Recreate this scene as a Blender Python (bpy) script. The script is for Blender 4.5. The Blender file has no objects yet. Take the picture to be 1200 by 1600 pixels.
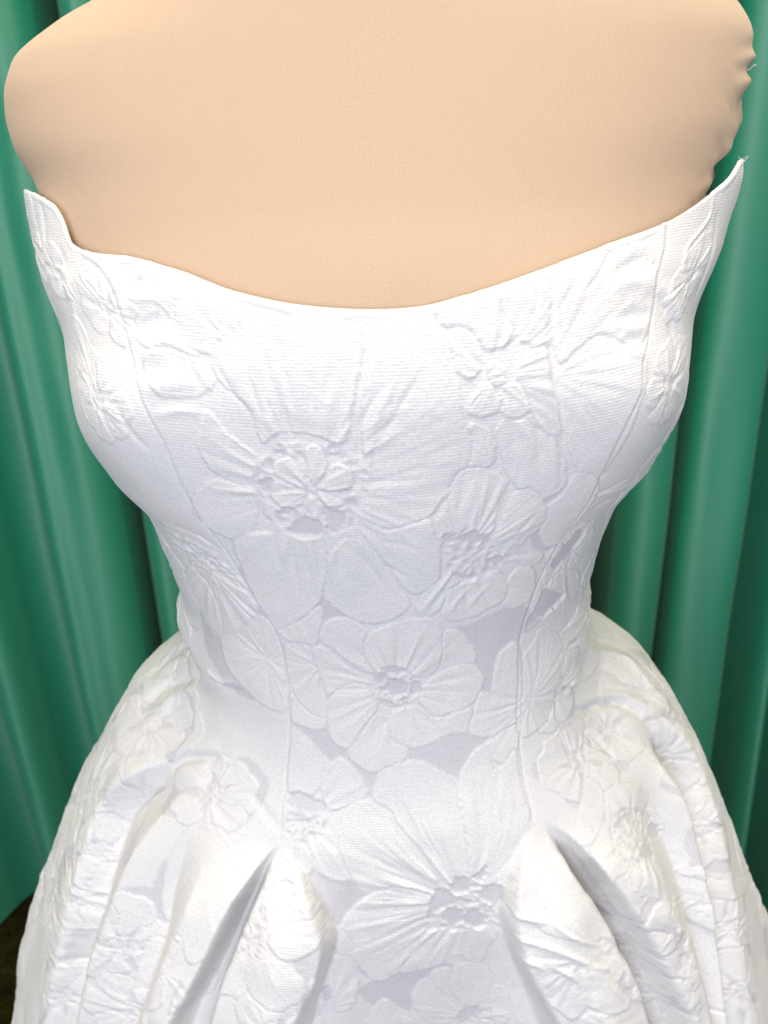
import bpy, math, random
import numpy as np
from mathutils import Matrix, Vector, kdtree

# ------------------------------------------------------------------ camera, world, lamps
CAMZ = 1.30
F = 1200.0
TH, RO = math.radians(21.8), math.radians(2.0)
ct, st, cr, sr = math.cos(TH), math.sin(TH), math.cos(RO), math.sin(RO)
scene = bpy.context.scene
COL = scene.collection
cam = bpy.data.cameras.new('camera')
camo = bpy.data.objects.new('camera', cam)
COL.objects.link(camo)
fw = Vector((0, ct, -st)); dn = Vector((0, -st, -ct)); rx = Vector((1, 0, 0))
Rv = rx * cr + dn * sr
Dv = -rx * sr + dn * cr
M = Matrix(((Rv.x, -Dv.x, -fw.x, 0), (Rv.y, -Dv.y, -fw.y, 0), (Rv.z, -Dv.z, -fw.z, CAMZ), (0, 0, 0, 1)))
camo.matrix_world = M
cam.sensor_fit = 'AUTO'; cam.sensor_width = 36.0; cam.lens = 27.0
cam.clip_start = 0.02; cam.clip_end = 50
cam.dof.use_dof = True; cam.dof.focus_distance = 0.345; cam.dof.aperture_fstop = 11.0
scene.camera = camo

world = bpy.data.worlds.new('World'); scene.world = world
world.use_nodes = True
bg = world.node_tree.nodes['Background']
bg.inputs['Color'].default_value = (0.97, 0.97, 1.0, 1)
bg.inputs['Strength'].default_value = 0.25

def area(name, loc, target, size, size_y, power, color):
    l = bpy.data.lights.new(name, 'AREA'); l.shape = 'RECTANGLE'
    l.size = size; l.size_y = size_y; l.energy = power; l.color = color
    o = bpy.data.objects.new(name, l); COL.objects.link(o)
    o.location = loc
    d = Vector(target) - Vector(loc)
    o.rotation_euler = d.to_track_quat('-Z', 'Y').to_euler()
    return o
# warm ceiling spot almost straight above the bust, a second ceiling panel by the curtain, cool window behind the camera
area('ceiling_spot', (0.03, 0.18, 3.30), (0.0, 0.30, 1.1), 0.20, 0.20, 4.0, (1.0, 0.90, 0.74))
area('ceiling_spot', (-0.85, 0.26, 3.30), (0.0, 0.35, 1.0), 0.20, 0.20, 17, (1.0, 0.90, 0.74))
area('ceiling_spot', (1.00, 0.26, 3.30), (0.0, 0.35, 1.0), 0.20, 0.20, 22, (1.0, 0.90, 0.74))
area('ceiling_panel', (0.1, 0.40, 3.30), (0.05, 0.42, 0.7), 2.6, 0.9, 56, (1.0, 0.92, 0.79))
area('window', (-0.3, -1.9, 1.45), (0.0, 0.4, 1.05), 1.4, 1.1, 51, (0.805, 0.85, 1.0))

scene.view_settings.view_transform = 'Standard'
scene.view_settings.look = 'None'
scene.view_settings.exposure = -0.09
scene.view_settings.gamma = 1.0
scene.render.engine = 'CYCLES'
scene.cycles.max_bounces = 6

# ------------------------------------------------------------------ numeric helpers
def proj(x, Y, h):
    d = Y * ct + h * st; v2 = (-Y * st + h * ct) / d; u2 = x / d
    return 600 + F * (u2 * cr + v2 * sr), 800 + F * (-u2 * sr + v2 * cr)

def pchip(xk, yk, x):
    xk = np.asarray(xk, float); yk = np.asarray(yk, float); x = np.asarray(x, float)
    h = np.diff(xk); d = np.diff(yk) / h
    m = np.zeros_like(yk)
    for i in range(1, len(xk) - 1):
        if d[i - 1] * d[i] > 0:
            w1 = 2 * h[i] + h[i - 1]; w2 = h[i] + 2 * h[i - 1]
            m[i] = (w1 + w2) / (w1 / d[i - 1] + w2 / d[i])
    m[0] = d[0]; m[-1] = d[-1]
    xx = np.clip(x, xk[0], xk[-1]); i = np.clip(np.searchsorted(xk, xx) - 1, 0, len(h) - 1)
    t = (xx - xk[i]) / h[i]
    return yk[i] * (1 + 2 * t) * (1 - t) ** 2 + m[i] * h[i] * t * (1 - t) ** 2 + yk[i + 1] * t * t * (3 - 2 * t) + m[i + 1] * h[i] * t * t * (t - 1)

def ss(a, b, x):
    t = np.clip((x - a) / (b - a), 0, 1); return t * t * (3 - 2 * t)

def vnoise(x, y, seed=0):
    """smooth lattice noise in -1..1"""
    x = np.asarray(x, float); y = np.asarray(y, float)
    xi = np.floor(x).astype(np.int64); yi = np.floor(y).astype(np.int64)
    fx = x - xi; fy = y - yi
    fx = fx * fx * (3 - 2 * fx); fy = fy * fy * (3 - 2 * fy)
    def hsh(a, b):
        n = (a * 374761393 + b * 668265263 + seed * 974634777) & 0x7fffffff
        n = ((n ^ (n >> 13)) * 1274126177) & 0x7fffffff
        n = (n ^ (n >> 16)) & 0xffff
        return n / 32767.5 - 1
    return (hsh(xi, yi) * (1 - fx) + hsh(xi + 1, yi) * fx) * (1 - fy) + (hsh(xi, yi + 1) * (1 - fx) + hsh(xi + 1, yi + 1) * fx) * fy

def fbm(x, y, seed=0, o=3):
    s = 0; a = 1; t = 0
    for k in range(o):
        s = s + a * vnoise(x * 2 ** k, y * 2 ** k, seed + k * 17); t += a; a *= .55
    return s / t

# ------------------------------------------------------------------ materials
def newmat(name):
    m = bpy.data.materials.new(name); m.use_nodes = True
    nt = m.node_tree; return m, nt, nt.nodes['Principled BSDF']
def nd(nt, t, **kw):
    n = nt.nodes.new(t)
    for k, v in kw.items(): setattr(n, k, v)
    return n

def mat_jacquard():
    m, nt, p = newmat('ivory_jacquard')
    L = nt.links.new
    at = nd(nt, 'ShaderNodeAttribute', attribute_name='ground')
    uv = nd(nt, 'ShaderNodeAttribute', attribute_name='cloth')
    mix = nd(nt, 'ShaderNodeMix', data_type='RGBA')
    mix.inputs[6].default_value = (0.77, 0.75, 0.712, 1)
    mix.inputs[7].default_value = (0.665, 0.64, 0.63, 1)
    L(at.outputs['Fac'], mix.inputs[0])
    # fine thread variation
    n1 = nd(nt, 'ShaderNodeTexNoise'); n1.inputs['Scale'].default_value = 900; n1.inputs['Detail'].default_value = 3
    L(uv.outputs['Vector'], n1.inputs['Vector'])
    hs = nd(nt, 'ShaderNodeMix', data_type='RGBA', blend_type='MULTIPLY')
    rmp = nd(nt, 'ShaderNodeMapRange'); rmp.inputs[1].default_value = 0.3; rmp.inputs[2].default_value = 0.7
    rmp.inputs[3].default_value = 0.90; rmp.inputs[4].default_value = 1.06
    L(n1.outputs['Fac'], rmp.inputs[0])
    hs.inputs[0].default_value = 1.0
    L(mix.outputs[2], hs.inputs[6]); L(rmp.outputs[0], hs.inputs[7])
    L(hs.outputs[2], p.inputs['Base Color'])
    rr = nd(nt, 'ShaderNodeMapRange'); rr.inputs[3].default_value = 0.58; rr.inputs[4].default_value = 0.34
    L(at.outputs['Fac'], rr.inputs[0]); L(rr.outputs[0], p.inputs['Roughness'])
    p.inputs['Specular IOR Level'].default_value = 0.35
    p.inputs['Sheen Weight'].default_value = 0.15
    p.inputs['Sheen Roughness'].default_value = 0.4
    # woven ribs running across the cloth, broken up by noise
    sep = nd(nt, 'ShaderNodeSeparateXYZ'); L(uv.outputs['Vector'], sep.inputs[0])
    n2 = nd(nt, 'ShaderNodeTexNoise'); n2.inputs['Scale'].default_value = 160; n2.inputs['Detail'].default_value = 2
    L(uv.outputs['Vector'], n2.inputs['Vector'])
    ad = nd(nt, 'ShaderNodeMath', operation='MULTIPLY_ADD'); L(sep.outputs[1], ad.inputs[0]); ad.inputs[1].default_value = 2 * math.pi / 0.0013
    n2m = nd(nt, 'ShaderNodeMath', operation='MULTIPLY'); L(n2.outputs['Fac'], n2m.inputs[0]); n2m.inputs[1].default_value = 5.0
    L(n2m.outputs[0], ad.inputs[2])
    sn = nd(nt, 'ShaderNodeMath', operation='SINE'); L(ad.outputs[0], sn.inputs[0])
    inv = nd(nt, 'ShaderNodeMath', operation='SUBTRACT'); inv.inputs[0].default_value = 1.15; L(at.outputs['Fac'], inv.inputs[1])
    rib = nd(nt, 'ShaderNodeMath', operation='MULTIPLY'); L(sn.outputs[0], rib.inputs[0]); L(inv.outputs[0], rib.inputs[1])
    # ribs are stronger in some patches than in others
    n3 = nd(nt, 'ShaderNodeTexNoise'); n3.inputs['Scale'].default_value = 45; L(uv.outputs['Vector'], n3.inputs['Vector'])
    rib2 = nd(nt, 'ShaderNodeMath', operation='MULTIPLY'); L(rib.outputs[0], rib2.inputs[0]); L(n3.outputs['Fac'], rib2.inputs[1])
    mp = nd(nt, 'ShaderNodeMapping'); mp.inputs['Scale'].default_value = (700, 1500, 700); mp.inputs['Rotation'].default_value = (0, 0, 0.5)
    L(uv.outputs['Vector'], mp.inputs['Vector'])
    n4 = nd(nt, 'ShaderNodeTexNoise'); n4.inputs['Scale'].default_value = 1.0; n4.inputs['Detail'].default_value = 2
    L(mp.outputs[0], n4.inputs['Vector'])
    sm = nd(nt, 'ShaderNodeMath', operation='MULTIPLY_ADD'); L(n4.outputs['Fac'], sm.inputs[0]); sm.inputs[1].default_value = 1.8; L(rib2.outputs[0], sm.inputs[2])
    b = nd(nt, 'ShaderNodeBump'); b.inputs['Strength'].default_value = 0.5; b.inputs['Distance'].default_value = 0.00009
    L(sm.outputs[0], b.inputs['Height']); L(b.outputs[0], p.inputs['Normal'])
    return m

def mat_plain_white():
    m, nt, p = newmat('ivory_edge')
    p.inputs['Base Color'].default_value = (0.77, 0.75, 0.712, 1); p.inputs['Roughness'].default_value = 0.6
    tc = nd(nt, 'ShaderNodeTexCoord'); n = nd(nt, 'ShaderNodeTexNoise'); n.inputs['Scale'].default_value = 700
    nt.links.new(tc.outputs['Object'], n.inputs['Vector'])
    b = nd(nt, 'ShaderNodeBump'); b.inputs['Strength'].default_value = 0.5; b.inputs['Distance'].default_value = 0.0002
    nt.links.new(n.outputs['Fac'], b.inputs['Height']); nt.links.new(b.outputs[0], p.inputs['Normal'])
    return m

def mat_knit():
    m, nt, p = newmat('beige_stretch_knit')
    L = nt.links.new
    uv = nd(nt, 'ShaderNodeAttribute', attribute_name='cloth')
    n = nd(nt, 'ShaderNodeTexNoise'); n.inputs['Scale'].default_value = 1500; n.inputs['Detail'].default_value = 2
    mp = nd(nt, 'ShaderNodeMapping'); mp.inputs['Scale'].default_value = (2.2, 0.9, 1)
    L(uv.outputs['Vector'], mp.inputs['Vector']); L(mp.outputs[0], n.inputs['Vector'])
    cr_ = nd(nt, 'ShaderNodeMapRange'); cr_.inputs[1].default_value = .3; cr_.inputs[2].default_value = .7; cr_.inputs[3].default_value = .92; cr_.inputs[4].default_value = 1.06
    L(n.outputs['Fac'], cr_.inputs[0])
    n0 = nd(nt, 'ShaderNodeTexNoise'); n0.inputs['Scale'].default_value = 14; L(uv.outputs['Vector'], n0.inputs['Vector'])
    m0 = nd(nt, 'ShaderNodeMix', data_type='RGBA'); m0.inputs[6].default_value = (0.550, 0.398, 0.272, 1); m0.inputs[7].default_value = (0.530, 0.380, 0.260, 1)
    L(n0.outputs['Fac'], m0.inputs[0])
    mx = nd(nt, 'ShaderNodeMix', data_type='RGBA', blend_type='MULTIPLY'); mx.inputs[0].default_value = 1
    L(m0.outputs[2], mx.inputs[6]); L(cr_.outputs[0], mx.inputs[7]); L(mx.outputs[2], p.inputs['Base Color'])
    p.inputs['Roughness'].default_value = .75; p.inputs['Specular IOR Level'].default_value = .2
    p.inputs['Sheen Weight'].default_value = .25; p.inputs['Sheen Tint'].default_value = (1, .85, .65, 1)
    sep = nd(nt, 'ShaderNodeSeparateXYZ'); L(uv.outputs['Vector'], sep.inputs[0])
    w = nd(nt, 'ShaderNodeMath', operation='MULTIPLY'); L(sep.outputs[0], w.inputs[0]); w.inputs[1].default_value = 2 * math.pi / .0013
    s = nd(nt, 'ShaderNodeMath', operation='SINE'); L(w.outputs[0], s.inputs[0])
    a = nd(nt, 'ShaderNodeMath', operation='MULTIPLY_ADD'); L(n.outputs['Fac'], a.inputs[0]); a.inputs[1].default_value = 2.4
    s2 = nd(nt, 'ShaderNodeMath', operation='MULTIPLY'); L(s.outputs[0], s2.inputs[0]); s2.inputs[1].default_value = .5
    L(s2.outputs[0], a.inputs[2])
    b = nd(nt, 'ShaderNodeBump'); b.inputs['Strength'].default_value = .5; b.inputs['Distance'].default_value = .00010
    L(a.outputs[0], b.inputs['Height']); L(b.outputs[0], p.inputs['Normal'])
    return m

def mat_curtain():
    m, nt, p = newmat('emerald_satin')
    L = nt.links.new
    tc = nd(nt, 'ShaderNodeTexCoord')
    n = nd(nt, 'ShaderNodeTexNoise'); n.inputs['Scale'].default_value = 420; n.inputs['Detail'].default_value = 3
    L(tc.outputs['Object'], n.inputs['Vector'])
    mx = nd(nt, 'ShaderNodeMix', data_type='RGBA'); mx.inputs[6].default_value = (0.004, 0.185, 0.100, 1); mx.inputs[7].default_value = (0.010, 0.250, 0.140, 1)
    L(n.outputs['Fac'], mx.inputs[0]); L(mx.outputs[2], p.inputs['Base Color'])
    p.inputs['Roughness'].default_value = .58; p.inputs['Specular IOR Level'].default_value = 1.0; p.inputs['Anisotropic'].default_value = .7; p.inputs['Anisotropic Rotation'].default_value = .25
    tg = nd(nt, 'ShaderNodeTangent', direction_type='RADIAL', axis='Z'); L(tg.outputs[0], p.inputs['Tangent'])
    p.inputs['Sheen Weight'].default_value = .12; p.inputs['Sheen Roughness'].default_value = .5; p.inputs['Sheen Tint'].default_value = (.85, .95, .75, 1)
    b = nd(nt, 'ShaderNodeBump'); b.inputs['Strength'].default_value = .25; b.inputs['Distance'].default_value = .0004
    L(n.outputs['Fac'], b.inputs['Height']); L(b.outputs[0], p.inputs['Normal'])
    return m

def mat_carpet():
    m, nt, p = newmat('dark_olive_carpet')
    L = nt.links.new
    tc = nd(nt, 'ShaderNodeTexCoord')
    n = nd(nt, 'ShaderNodeTexNoise'); n.inputs['Scale'].default_value = 190; n.inputs['Detail'].default_value = 5
    n2 = nd(nt, 'ShaderNodeTexNoise'); n2.inputs['Scale'].default_value = 22; n2.inputs['Detail'].default_value = 3
    L(tc.outputs['Object'], n.inputs['Vector']); L(tc.outputs['Object'], n2.inputs['Vector'])
    mu = nd(nt, 'ShaderNodeMath', operation='MULTIPLY'); L(n.outputs['Fac'], mu.inputs[0]); L(n2.outputs['Fac'], mu.inputs[1])
    r = nd(nt, 'ShaderNodeValToRGB'); r.color_ramp.elements[0].position = .12; r.color_ramp.elements[0].color = (.004, .0035, .0008, 1)
    r.color_ramp.elements[1].position = .42; r.color_ramp.elements[1].color = (.030, .025, .006, 1)
    L(mu.outputs[0], r.inputs[0]); L(r.outputs[0], p.inputs['Base Color'])
    p.inputs['Roughness'].default_value = 1.0; p.inputs['Specular IOR Level'].default_value = .02
    b = nd(nt, 'ShaderNodeBump'); b.inputs['Strength'].default_value = .8; b.inputs['Distance'].default_value = .004
    L(n.outputs['Fac'], b.inputs['Height']); L(b.outputs[0], p.inputs['Normal'])
    return m

def mat_flat(name, col, rough=.7):
    m, nt, p = newmat(name)
    tc = nd(nt, 'ShaderNodeTexCoord'); n = nd(nt, 'ShaderNodeTexNoise'); n.inputs['Scale'].default_value = 900
    nt.links.new(tc.outputs['Object'], n.inputs['Vector'])
    mx = nd(nt, 'ShaderNodeMix', data_type='RGBA'); mx.inputs[6].default_value = (*[c * .85 for c in col], 1); mx.inputs[7].default_value = (*[min(1, c * 1.1) for c in col], 1)
    nt.links.new(n.outputs['Fac'], mx.inputs[0]); nt.links.new(mx.outputs[2], p.inputs['Base Color'])
    p.inputs['Roughness'].default_value = rough
    return m

JAC, EDGE, KNIT, CURT, CARP = mat_jacquard(), mat_plain_white(), mat_knit(), mat_curtain(), mat_carpet()

# ------------------------------------------------------------------ mesh helpers
def make_mesh(name, verts, quads, mat, parent=None, normals=None, attrs=None):
    me = bpy.data.meshes.new(name)
    nv, nq = len(verts), len(quads)
    me.vertices.add(nv); me.vertices.foreach_set('co', np.ascontiguousarray(verts, np.float32).ravel())
    me.loops.add(nq * 4); me.loops.foreach_set('vertex_index', np.ascontiguousarray(quads, np.int32).ravel())
    me.polygons.add(nq); me.polygons.foreach_set('loop_start', np.arange(0, nq * 4, 4, dtype=np.int32))
    me.update(calc_edges=True)
    me.polygons.foreach_set('use_smooth', np.ones(nq, bool))
    for k, (typ, arr) in (attrs or {}).items():
        a = me.attributes.new(k, typ, 'POINT')
        a.data.foreach_set('vector' if typ == 'FLOAT_VECTOR' else 'value', np.ascontiguousarray(arr, np.float32).ravel())
    if normals is not None:
        me.normals_split_custom_set_from_vertices(np.ascontiguousarray(normals, np.float32).tolist())
    me.materials.append(mat)
    o = bpy.data.objects.new(name, me); COL.objects.link(o)
    if parent: o.parent = parent
    return o

def grid_normals(P):
    gi = np.gradient(P, axis=0); gj = np.gradient(P, axis=1)
    n = np.cross(gi, gj)
    n /= np.linalg.norm(n, axis=2, keepdims=True) + 1e-12
    return n

def sub_grid(name, mask, P, N, attrs, mat, parent):
    """one mesh out of the cells of the grid where mask is true; normals come from the whole grid, so joints do not show"""
    ii, jj = np.nonzero(mask)
    if len(ii) == 0: return None
    nc = P.shape[1]
    q = np.stack([ii * nc + jj, (ii + 1) * nc + jj, (ii + 1) * nc + jj + 1, ii * nc + jj + 1], 1)
    u, inv = np.unique(q, return_inverse=True)
    inv = inv.reshape(q.shape)
    at = {k: (t, a.reshape(-1, *a.shape[2:])[u]) for k, (t, a) in attrs.items()}
    return make_mesh(name, P.reshape(-1, 3)[u], inv, mat, parent, N.reshape(-1, 3)[u], at)

def tube(name, pts, r, mat, parent=None, sides=8, taper=None):
    pts = np.asarray(pts, float); n = len(pts)
    t = np.gradient(pts, axis=0); t /= np.linalg.norm(t, axis=1, keepdims=True) + 1e-12
    up = np.array([0.13, 0.31, 0.94]); a = np.cross(t, up); a /= np.linalg.norm(a, axis=1, keepdims=True) + 1e-9
    b = np.cross(t, a)
    rr = np.full(n, r) if taper is None else r * np.asarray(taper)
    an = np.linspace(0, 2 * np.pi, sides, endpoint=False)
    V = (pts[:, None] + rr[:, None, None] * (np.cos(an)[None, :, None] * a[:, None] + np.sin(an)[None, :, None] * b[:, None])).reshape(-1, 3)
    q = [(i * sides + k, i * sides + (k + 1) % sides, (i + 1) * sides + (k + 1) % sides, (i + 1) * sides + k) for i in range(n - 1) for k in range(sides)]
    return make_mesh(name, V, np.array(q), mat, parent)

def empty(name, loc, label, cat, group=None):
    o = bpy.data.objects.new(name, None); COL.objects.link(o); o.location = loc
    o['label'] = label; o['category'] = cat
    if group: o['group'] = group
    bpy.context.view_layer.update()
    return o
def W(x, Y, h):
    return np.stack([x, Y, CAMZ - h], -1)

# ------------------------------------------------------------------ floor
def build_floor():
    n = 40
    g = np.linspace(-4, 4, n)
    X, Y = np.meshgrid(g, g + 1.5)
    V = np.stack([X, Y, 0 * X], -1).reshape(-1, 3)
    q = [(i * n + j, i * n + j + 1, (i + 1) * n + j + 1, (i + 1) * n + j) for i in range(n - 1) for j in range(n - 1)]
    o = make_mesh('floor', V, np.array(q), CARP); o['kind'] = 'structure'
build_floor()

# ------------------------------------------------------------------ curtains: long folds, each fold line is (x, distance, sway)
def curtain(name, label, lines, seed, soft, k=1.0):
    lines = [(a * k, (1.13 + (b - 1.13) * 1.35) * k) for a, b in lines]
    root = empty(name, (0, 1.2, 0), label, 'curtain', 'emerald curtains behind the dress')
    xk = np.array([l[0] for l in lines]); yk = np.array([l[1] for l in lines])
    ns = 420
    s = np.linspace(0, 1, ns)
    # denser where folds are steep: walk along the zigzag length
    seg = np.hypot(np.diff(xk), np.diff(yk)); cum = np.concatenate([[0], np.cumsum(seg)]) / seg.sum()
    x0 = pchip(cum, xk, s); y0 = pchip(cum, yk, s)
    for _ in range(soft):
        x0[1:-1] = (x0[:-2] + 2 * x0[1:-1] + x0[2:]) / 4; y0[1:-1] = (y0[:-2] + 2 * y0[1:-1] + y0[2:]) / 4
    z = np.concatenate([np.linspace(.012, .3, 24), np.linspace(.32, 2.6, 60)])
    S, Z = np.meshgrid(s, z)
    X = x0[None] + 0 * Z; Y = y0[None] + 0 * Z
    Y = Y + .012 * vnoise(X * 5, Z * 1.3, seed) * ss(2.6, .6, Z) + .004 * vnoise(X * 22, Z * 2.2, seed + 3) + .0018 * vnoise(X * 38 + Z * 3, Z * 7, seed + 6)
    X = X + .010 * vnoise(S * 9, Z * 1.1, seed + 5) * ss(2.2, .4, Z)
    fl = 1 + .10 * ss(.6, 0, Z)
    Y = Y.mean() + (Y - Y.mean()) * fl
    Z = Z + .006 * vnoise(S * 30, 0 * S, seed + 8) * ss(.1, 0, Z)
    P = np.stack([X, Y - 1.2, Z], -1)
    nr, nc = P.shape[:2]
    ii, jj = np.meshgrid(np.arange(nr - 1), np.arange(nc - 1), indexing='ij')
    q = np.stack([ii * nc + jj, ii * nc + jj + 1, (ii + 1) * nc + jj + 1, (ii + 1) * nc + jj], -1).reshape(-1, 4)
    hemrow = 3
    body = make_mesh('curtain_cloth', P.reshape(-1, 3), q, CURT, root)
    sol = body.modifiers.new('thick', 'SOLIDIFY'); sol.thickness = .0015
    # stitched hem: a second layer turned up on the front
    zt = 9
    H = P[:zt].copy(); H[..., 1] -= .0022
    ii, jj = np.meshgrid(np.arange(zt - 1), np.arange(nc - 1), indexing='ij')
    q = np.stack([ii * nc + jj, ii * nc + jj + 1, (ii + 1) * nc + jj + 1, (ii + 1) * nc + jj], -1).reshape(-1, 4)
    make_mesh('curtain_hem', H.reshape(-1, 3), q, CURT, root)
    return root

curtain('curtain', 'emerald green satin curtain in soft folds on the left, its hem above the dark carpet',
        [(-1.9, 1.16), (-1.75, 1.06), (-1.6, 1.18), (-1.45, 1.05), (-1.3, 1.17), (-1.15, 1.05), (-1.0, 1.15), (-.90, 1.06), (-.80, 1.095), (-.745, 1.17), (-.705, 1.18),
         (-.665, 1.10), (-.635, 1.095), (-.60, 1.165), (-.56, 1.18), (-.53, 1.11), (-.505, 1.09), (-.490, 1.112), (-.470, 1.10), (-.44, 1.105),
         (-.413, 1.14), (-.408, 1.30), (-.394, 1.31), (-.388, 1.13), (-.36, 1.10), (-.32, 1.13), (-.28, 1.21), (-.23, 1.10), (-.17, 1.18), (-.10, 1.09), (-.05, 1.15), (.02, 1.20)], 3, 14)
curtain('curtain', 'emerald green satin curtain with broad flat pleats on the right of the dress',
        [(.03, 1.21), (.08, 1.12), (.14, 1.20), (.20, 1.10), (.26, 1.19), (.31, 1.10), (.330, 1.13), (.338, 1.34), (.366, 1.34), (.372, 1.12), (.388, 1.095), (.435, 1.10), (.446, 1.13), (.4465, 1.32),
         (.4605, 1.32), (.463, 1.12), (.48, 1.10), (.555, 1.095), (.568, 1.125), (.585, 1.20), (.615, 1.215), (.638, 1.13), (.652, 1.115), (.67, 1.16), (.70, 1.25), (.74, 1.25), (.77, 1.12), (.84, 1.10),
         (.88, 1.22), (.94, 1.10), (1.05, 1.19), (1.15, 1.07), (1.3, 1.2), (1.42, 1.08), (1.6, 1.2), (1.75, 1.08), (1.9, 1.18)], 11, 5, .90)

# ------------------------------------------------------------------ mannequin
def sect(phi, a, yc, bf, bb, n):
    e = 2 / n
    s = np.sin(phi); c = np.cos(phi)
    x = a * np.sign(s) * np.abs(s) ** e
    y = np.where(c > 0, yc - bf * np.abs(c) ** e, yc + bb * np.abs(c) ** e)
    return x, y

def frontY(h):
    return pchip([-.2, -.15, -.12, -.08, -.04, 0, .037, .076, .12, .166, .213, .254, .294, .36, .43, .6, .85, 1.3],
                 [.385, .378, .368, .352, .334, .315, .2965, .2885, .2905, .300, .307, .302, .291, .273, .258, .228, .17, .08], h)

MH = [-.2, -.14, -.115, -.095, -.08, -.065, -.05, -.035, -.015, 0, .02, .05, .10, .20, .30]
MAL = [.055, .06, .09, .1125, .1431, .1626, .1675, .1663, .1619, .1598, .153, .140, .128, .10, .10]
MAR = [.055, .06, .09, .1200, .1728, .1794, .1775, .1737, .1673, .1616, .154, .140, .128, .10, .10]

def build_mannequin():
    root = empty('mannequin', (0, .41, 0), 'beige fabric covered dressmaker mannequin torso wearing the white dress', 'mannequin')
    nph = 620; nh = 460
    phi = np.linspace(-math.pi, math.pi, nph)
    h = np.concatenate([np.linspace(-.2, -.125, 60), np.linspace(-.124, .06, 350), np.linspace(.065, .30, 50)])
    PH, H = np.meshgrid(phi, h)
    k = ss(-.5, .5, PH)
    a = pchip(MH, MAL, H) * (1 - k) + pchip(MH, MAR, H) * k
    yc = pchip([-.2, -.12, 0, .08, .2, .3], [.445, .44, .41, .39, .40, .41], H)
    a = a * (1 + np.where(PH < 0, .020, .004) * ss(-.01, -.04, H)) - .0045 * ss(-.03, -.004, H)
    yf = frontY(H) + .0060 + .003 * ss(.04, .08, H)
    bb = pchip([-.2, -.13, -.06, 0, .1, .3], [.05, .055, .08, .095, .10, .08], H)
    n = pchip([-.2, -.12, -.06, 0, .1], [2.0, 2.2, 2.6, 2.6, 2.45], H)
    x, y = sect(PH, a, yc, yc - yf, bb, n)
    P = W(x, y, H)
    N = grid_normals(P)
    if (N[200, nph // 2] @ np.array([0, -1, 0])) < 0: N = -N
    # bunched jersey at the armhole on the right, small gathers on the left
    dd = np.zeros_like(H)
    amp = ss(.95, 1.45, PH) * ss(2.3, 1.7, PH)
    u = (H + .080) / .085
    w = np.sin(2 * np.pi * (H / .017 + .35 * np.sin(H * 120) + 1.2 * (PH - 1.5))) 
    dd += amp * ss(.1, .35, u) * ss(1.15, .75, u) * (.0018 * w + .0012 * vnoise(PH * 7, H * 170, 4))
    w2 = vnoise(PH * 5, H * 190 - PH * 10, 9)
    dd += .0011 * w2 * ss(.7, 1.4, PH) * ss(.2, .6, u)
    amp = ss(-1.1, -1.5, PH)
    dd += amp * (.0007 * vnoise(PH * 5, H * 120, 14))
    dd += .0008 * vnoise(PH * 3, H * 14, 21)
    P = P + N * dd[..., None]
    P[..., 1] -= .41
    N = grid_normals(P)
    if (N[200, nph // 2] @ np.array([0, -1, 0])) < 0: N = -N
    cl = np.stack([PH * .15, H, 0 * H], -1)
    sub_grid('torso_cover', np.ones((len(h) - 1, nph - 1), bool), P, N, {'cloth': ('FLOAT_VECTOR', cl)}, KNIT, root)
    # neck cap
    capm = mat_flat('neck_cap_wood', (.25, .14, .07), .4)
    rings = []
    for rr, zz in ((1.03, -.2), (1.03, -.206), (.8, -.214), (.35, -.218), (.02, -.219)):
        xx, yy = sect(np.linspace(-math.pi, math.pi, 49), .055 * rr, .445, .062 * rr, .052 * rr, 2.0)
        rings.append(np.stack([xx, yy - .41, CAMZ - zz + 0 * xx], -1))
    C = np.array(rings); q = [(i * 49 + j, i * 49 + j + 1, (i + 1) * 49 + j + 1, (i + 1) * 49 + j) for i in range(4) for j in range(48)]
    make_mesh('neck_cap', C.reshape(-1, 3), np.array(q), capm, root)
    # stand pole and base below the skirt
    pole = mat_flat('stand_metal', (.35, .35, .36), .35)
    tube('stand_pole', [(0, 0, z) for z in np.linspace(.02, 1.0, 12)], .016, pole, root, 16)
    tube('stand_base', [(0, 0, .0), (0, 0, .012), (0, 0, .02), (0, 0, .03)], .17, pole, root, 40, [1, 1, .96, .1])
    # stitched armhole seam and its loose thread on the right shoulder
    thr = mat_flat('beige_thread', (.50, .38, .24))
    ir = np.arange(95, 235, 2)
    jx = np.argmin(abs(phi - 1.70))
    pts = [P[i, jx + int(2 * math.sin(i * .9))] + N[i, jx] * (.0006 + .0004 * math.sin(i * 1.7)) for i in ir]
    tube('armhole_seam', pts, .0011, thr, root, 6)
    jl = np.argmin(abs(phi + 1.70))
    pts = [P[i, jl] + N[i, jl] * (.0004 + .0003 * math.sin(i * 1.7)) for i in ir]
    tube('armhole_seam', pts, .0009, thr, root, 6)
    i0 = np.argmin(abs(h + .0545)); p0 = P[i0, np.argmin(abs(phi - 1.45))]
    t = np.linspace(0, 1, 10)
    pts = [p0 + np.array([.0045 * k, -.002 * k, -.0012 * math.sin(k * 5) - .001 * k]) for k in t]
    tube('loose_thread', pts, .0006, mat_flat('pale_thread', (.62, .54, .42)), root, 6, 1 - .5 * t)
    return root
build_mannequin()

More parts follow.
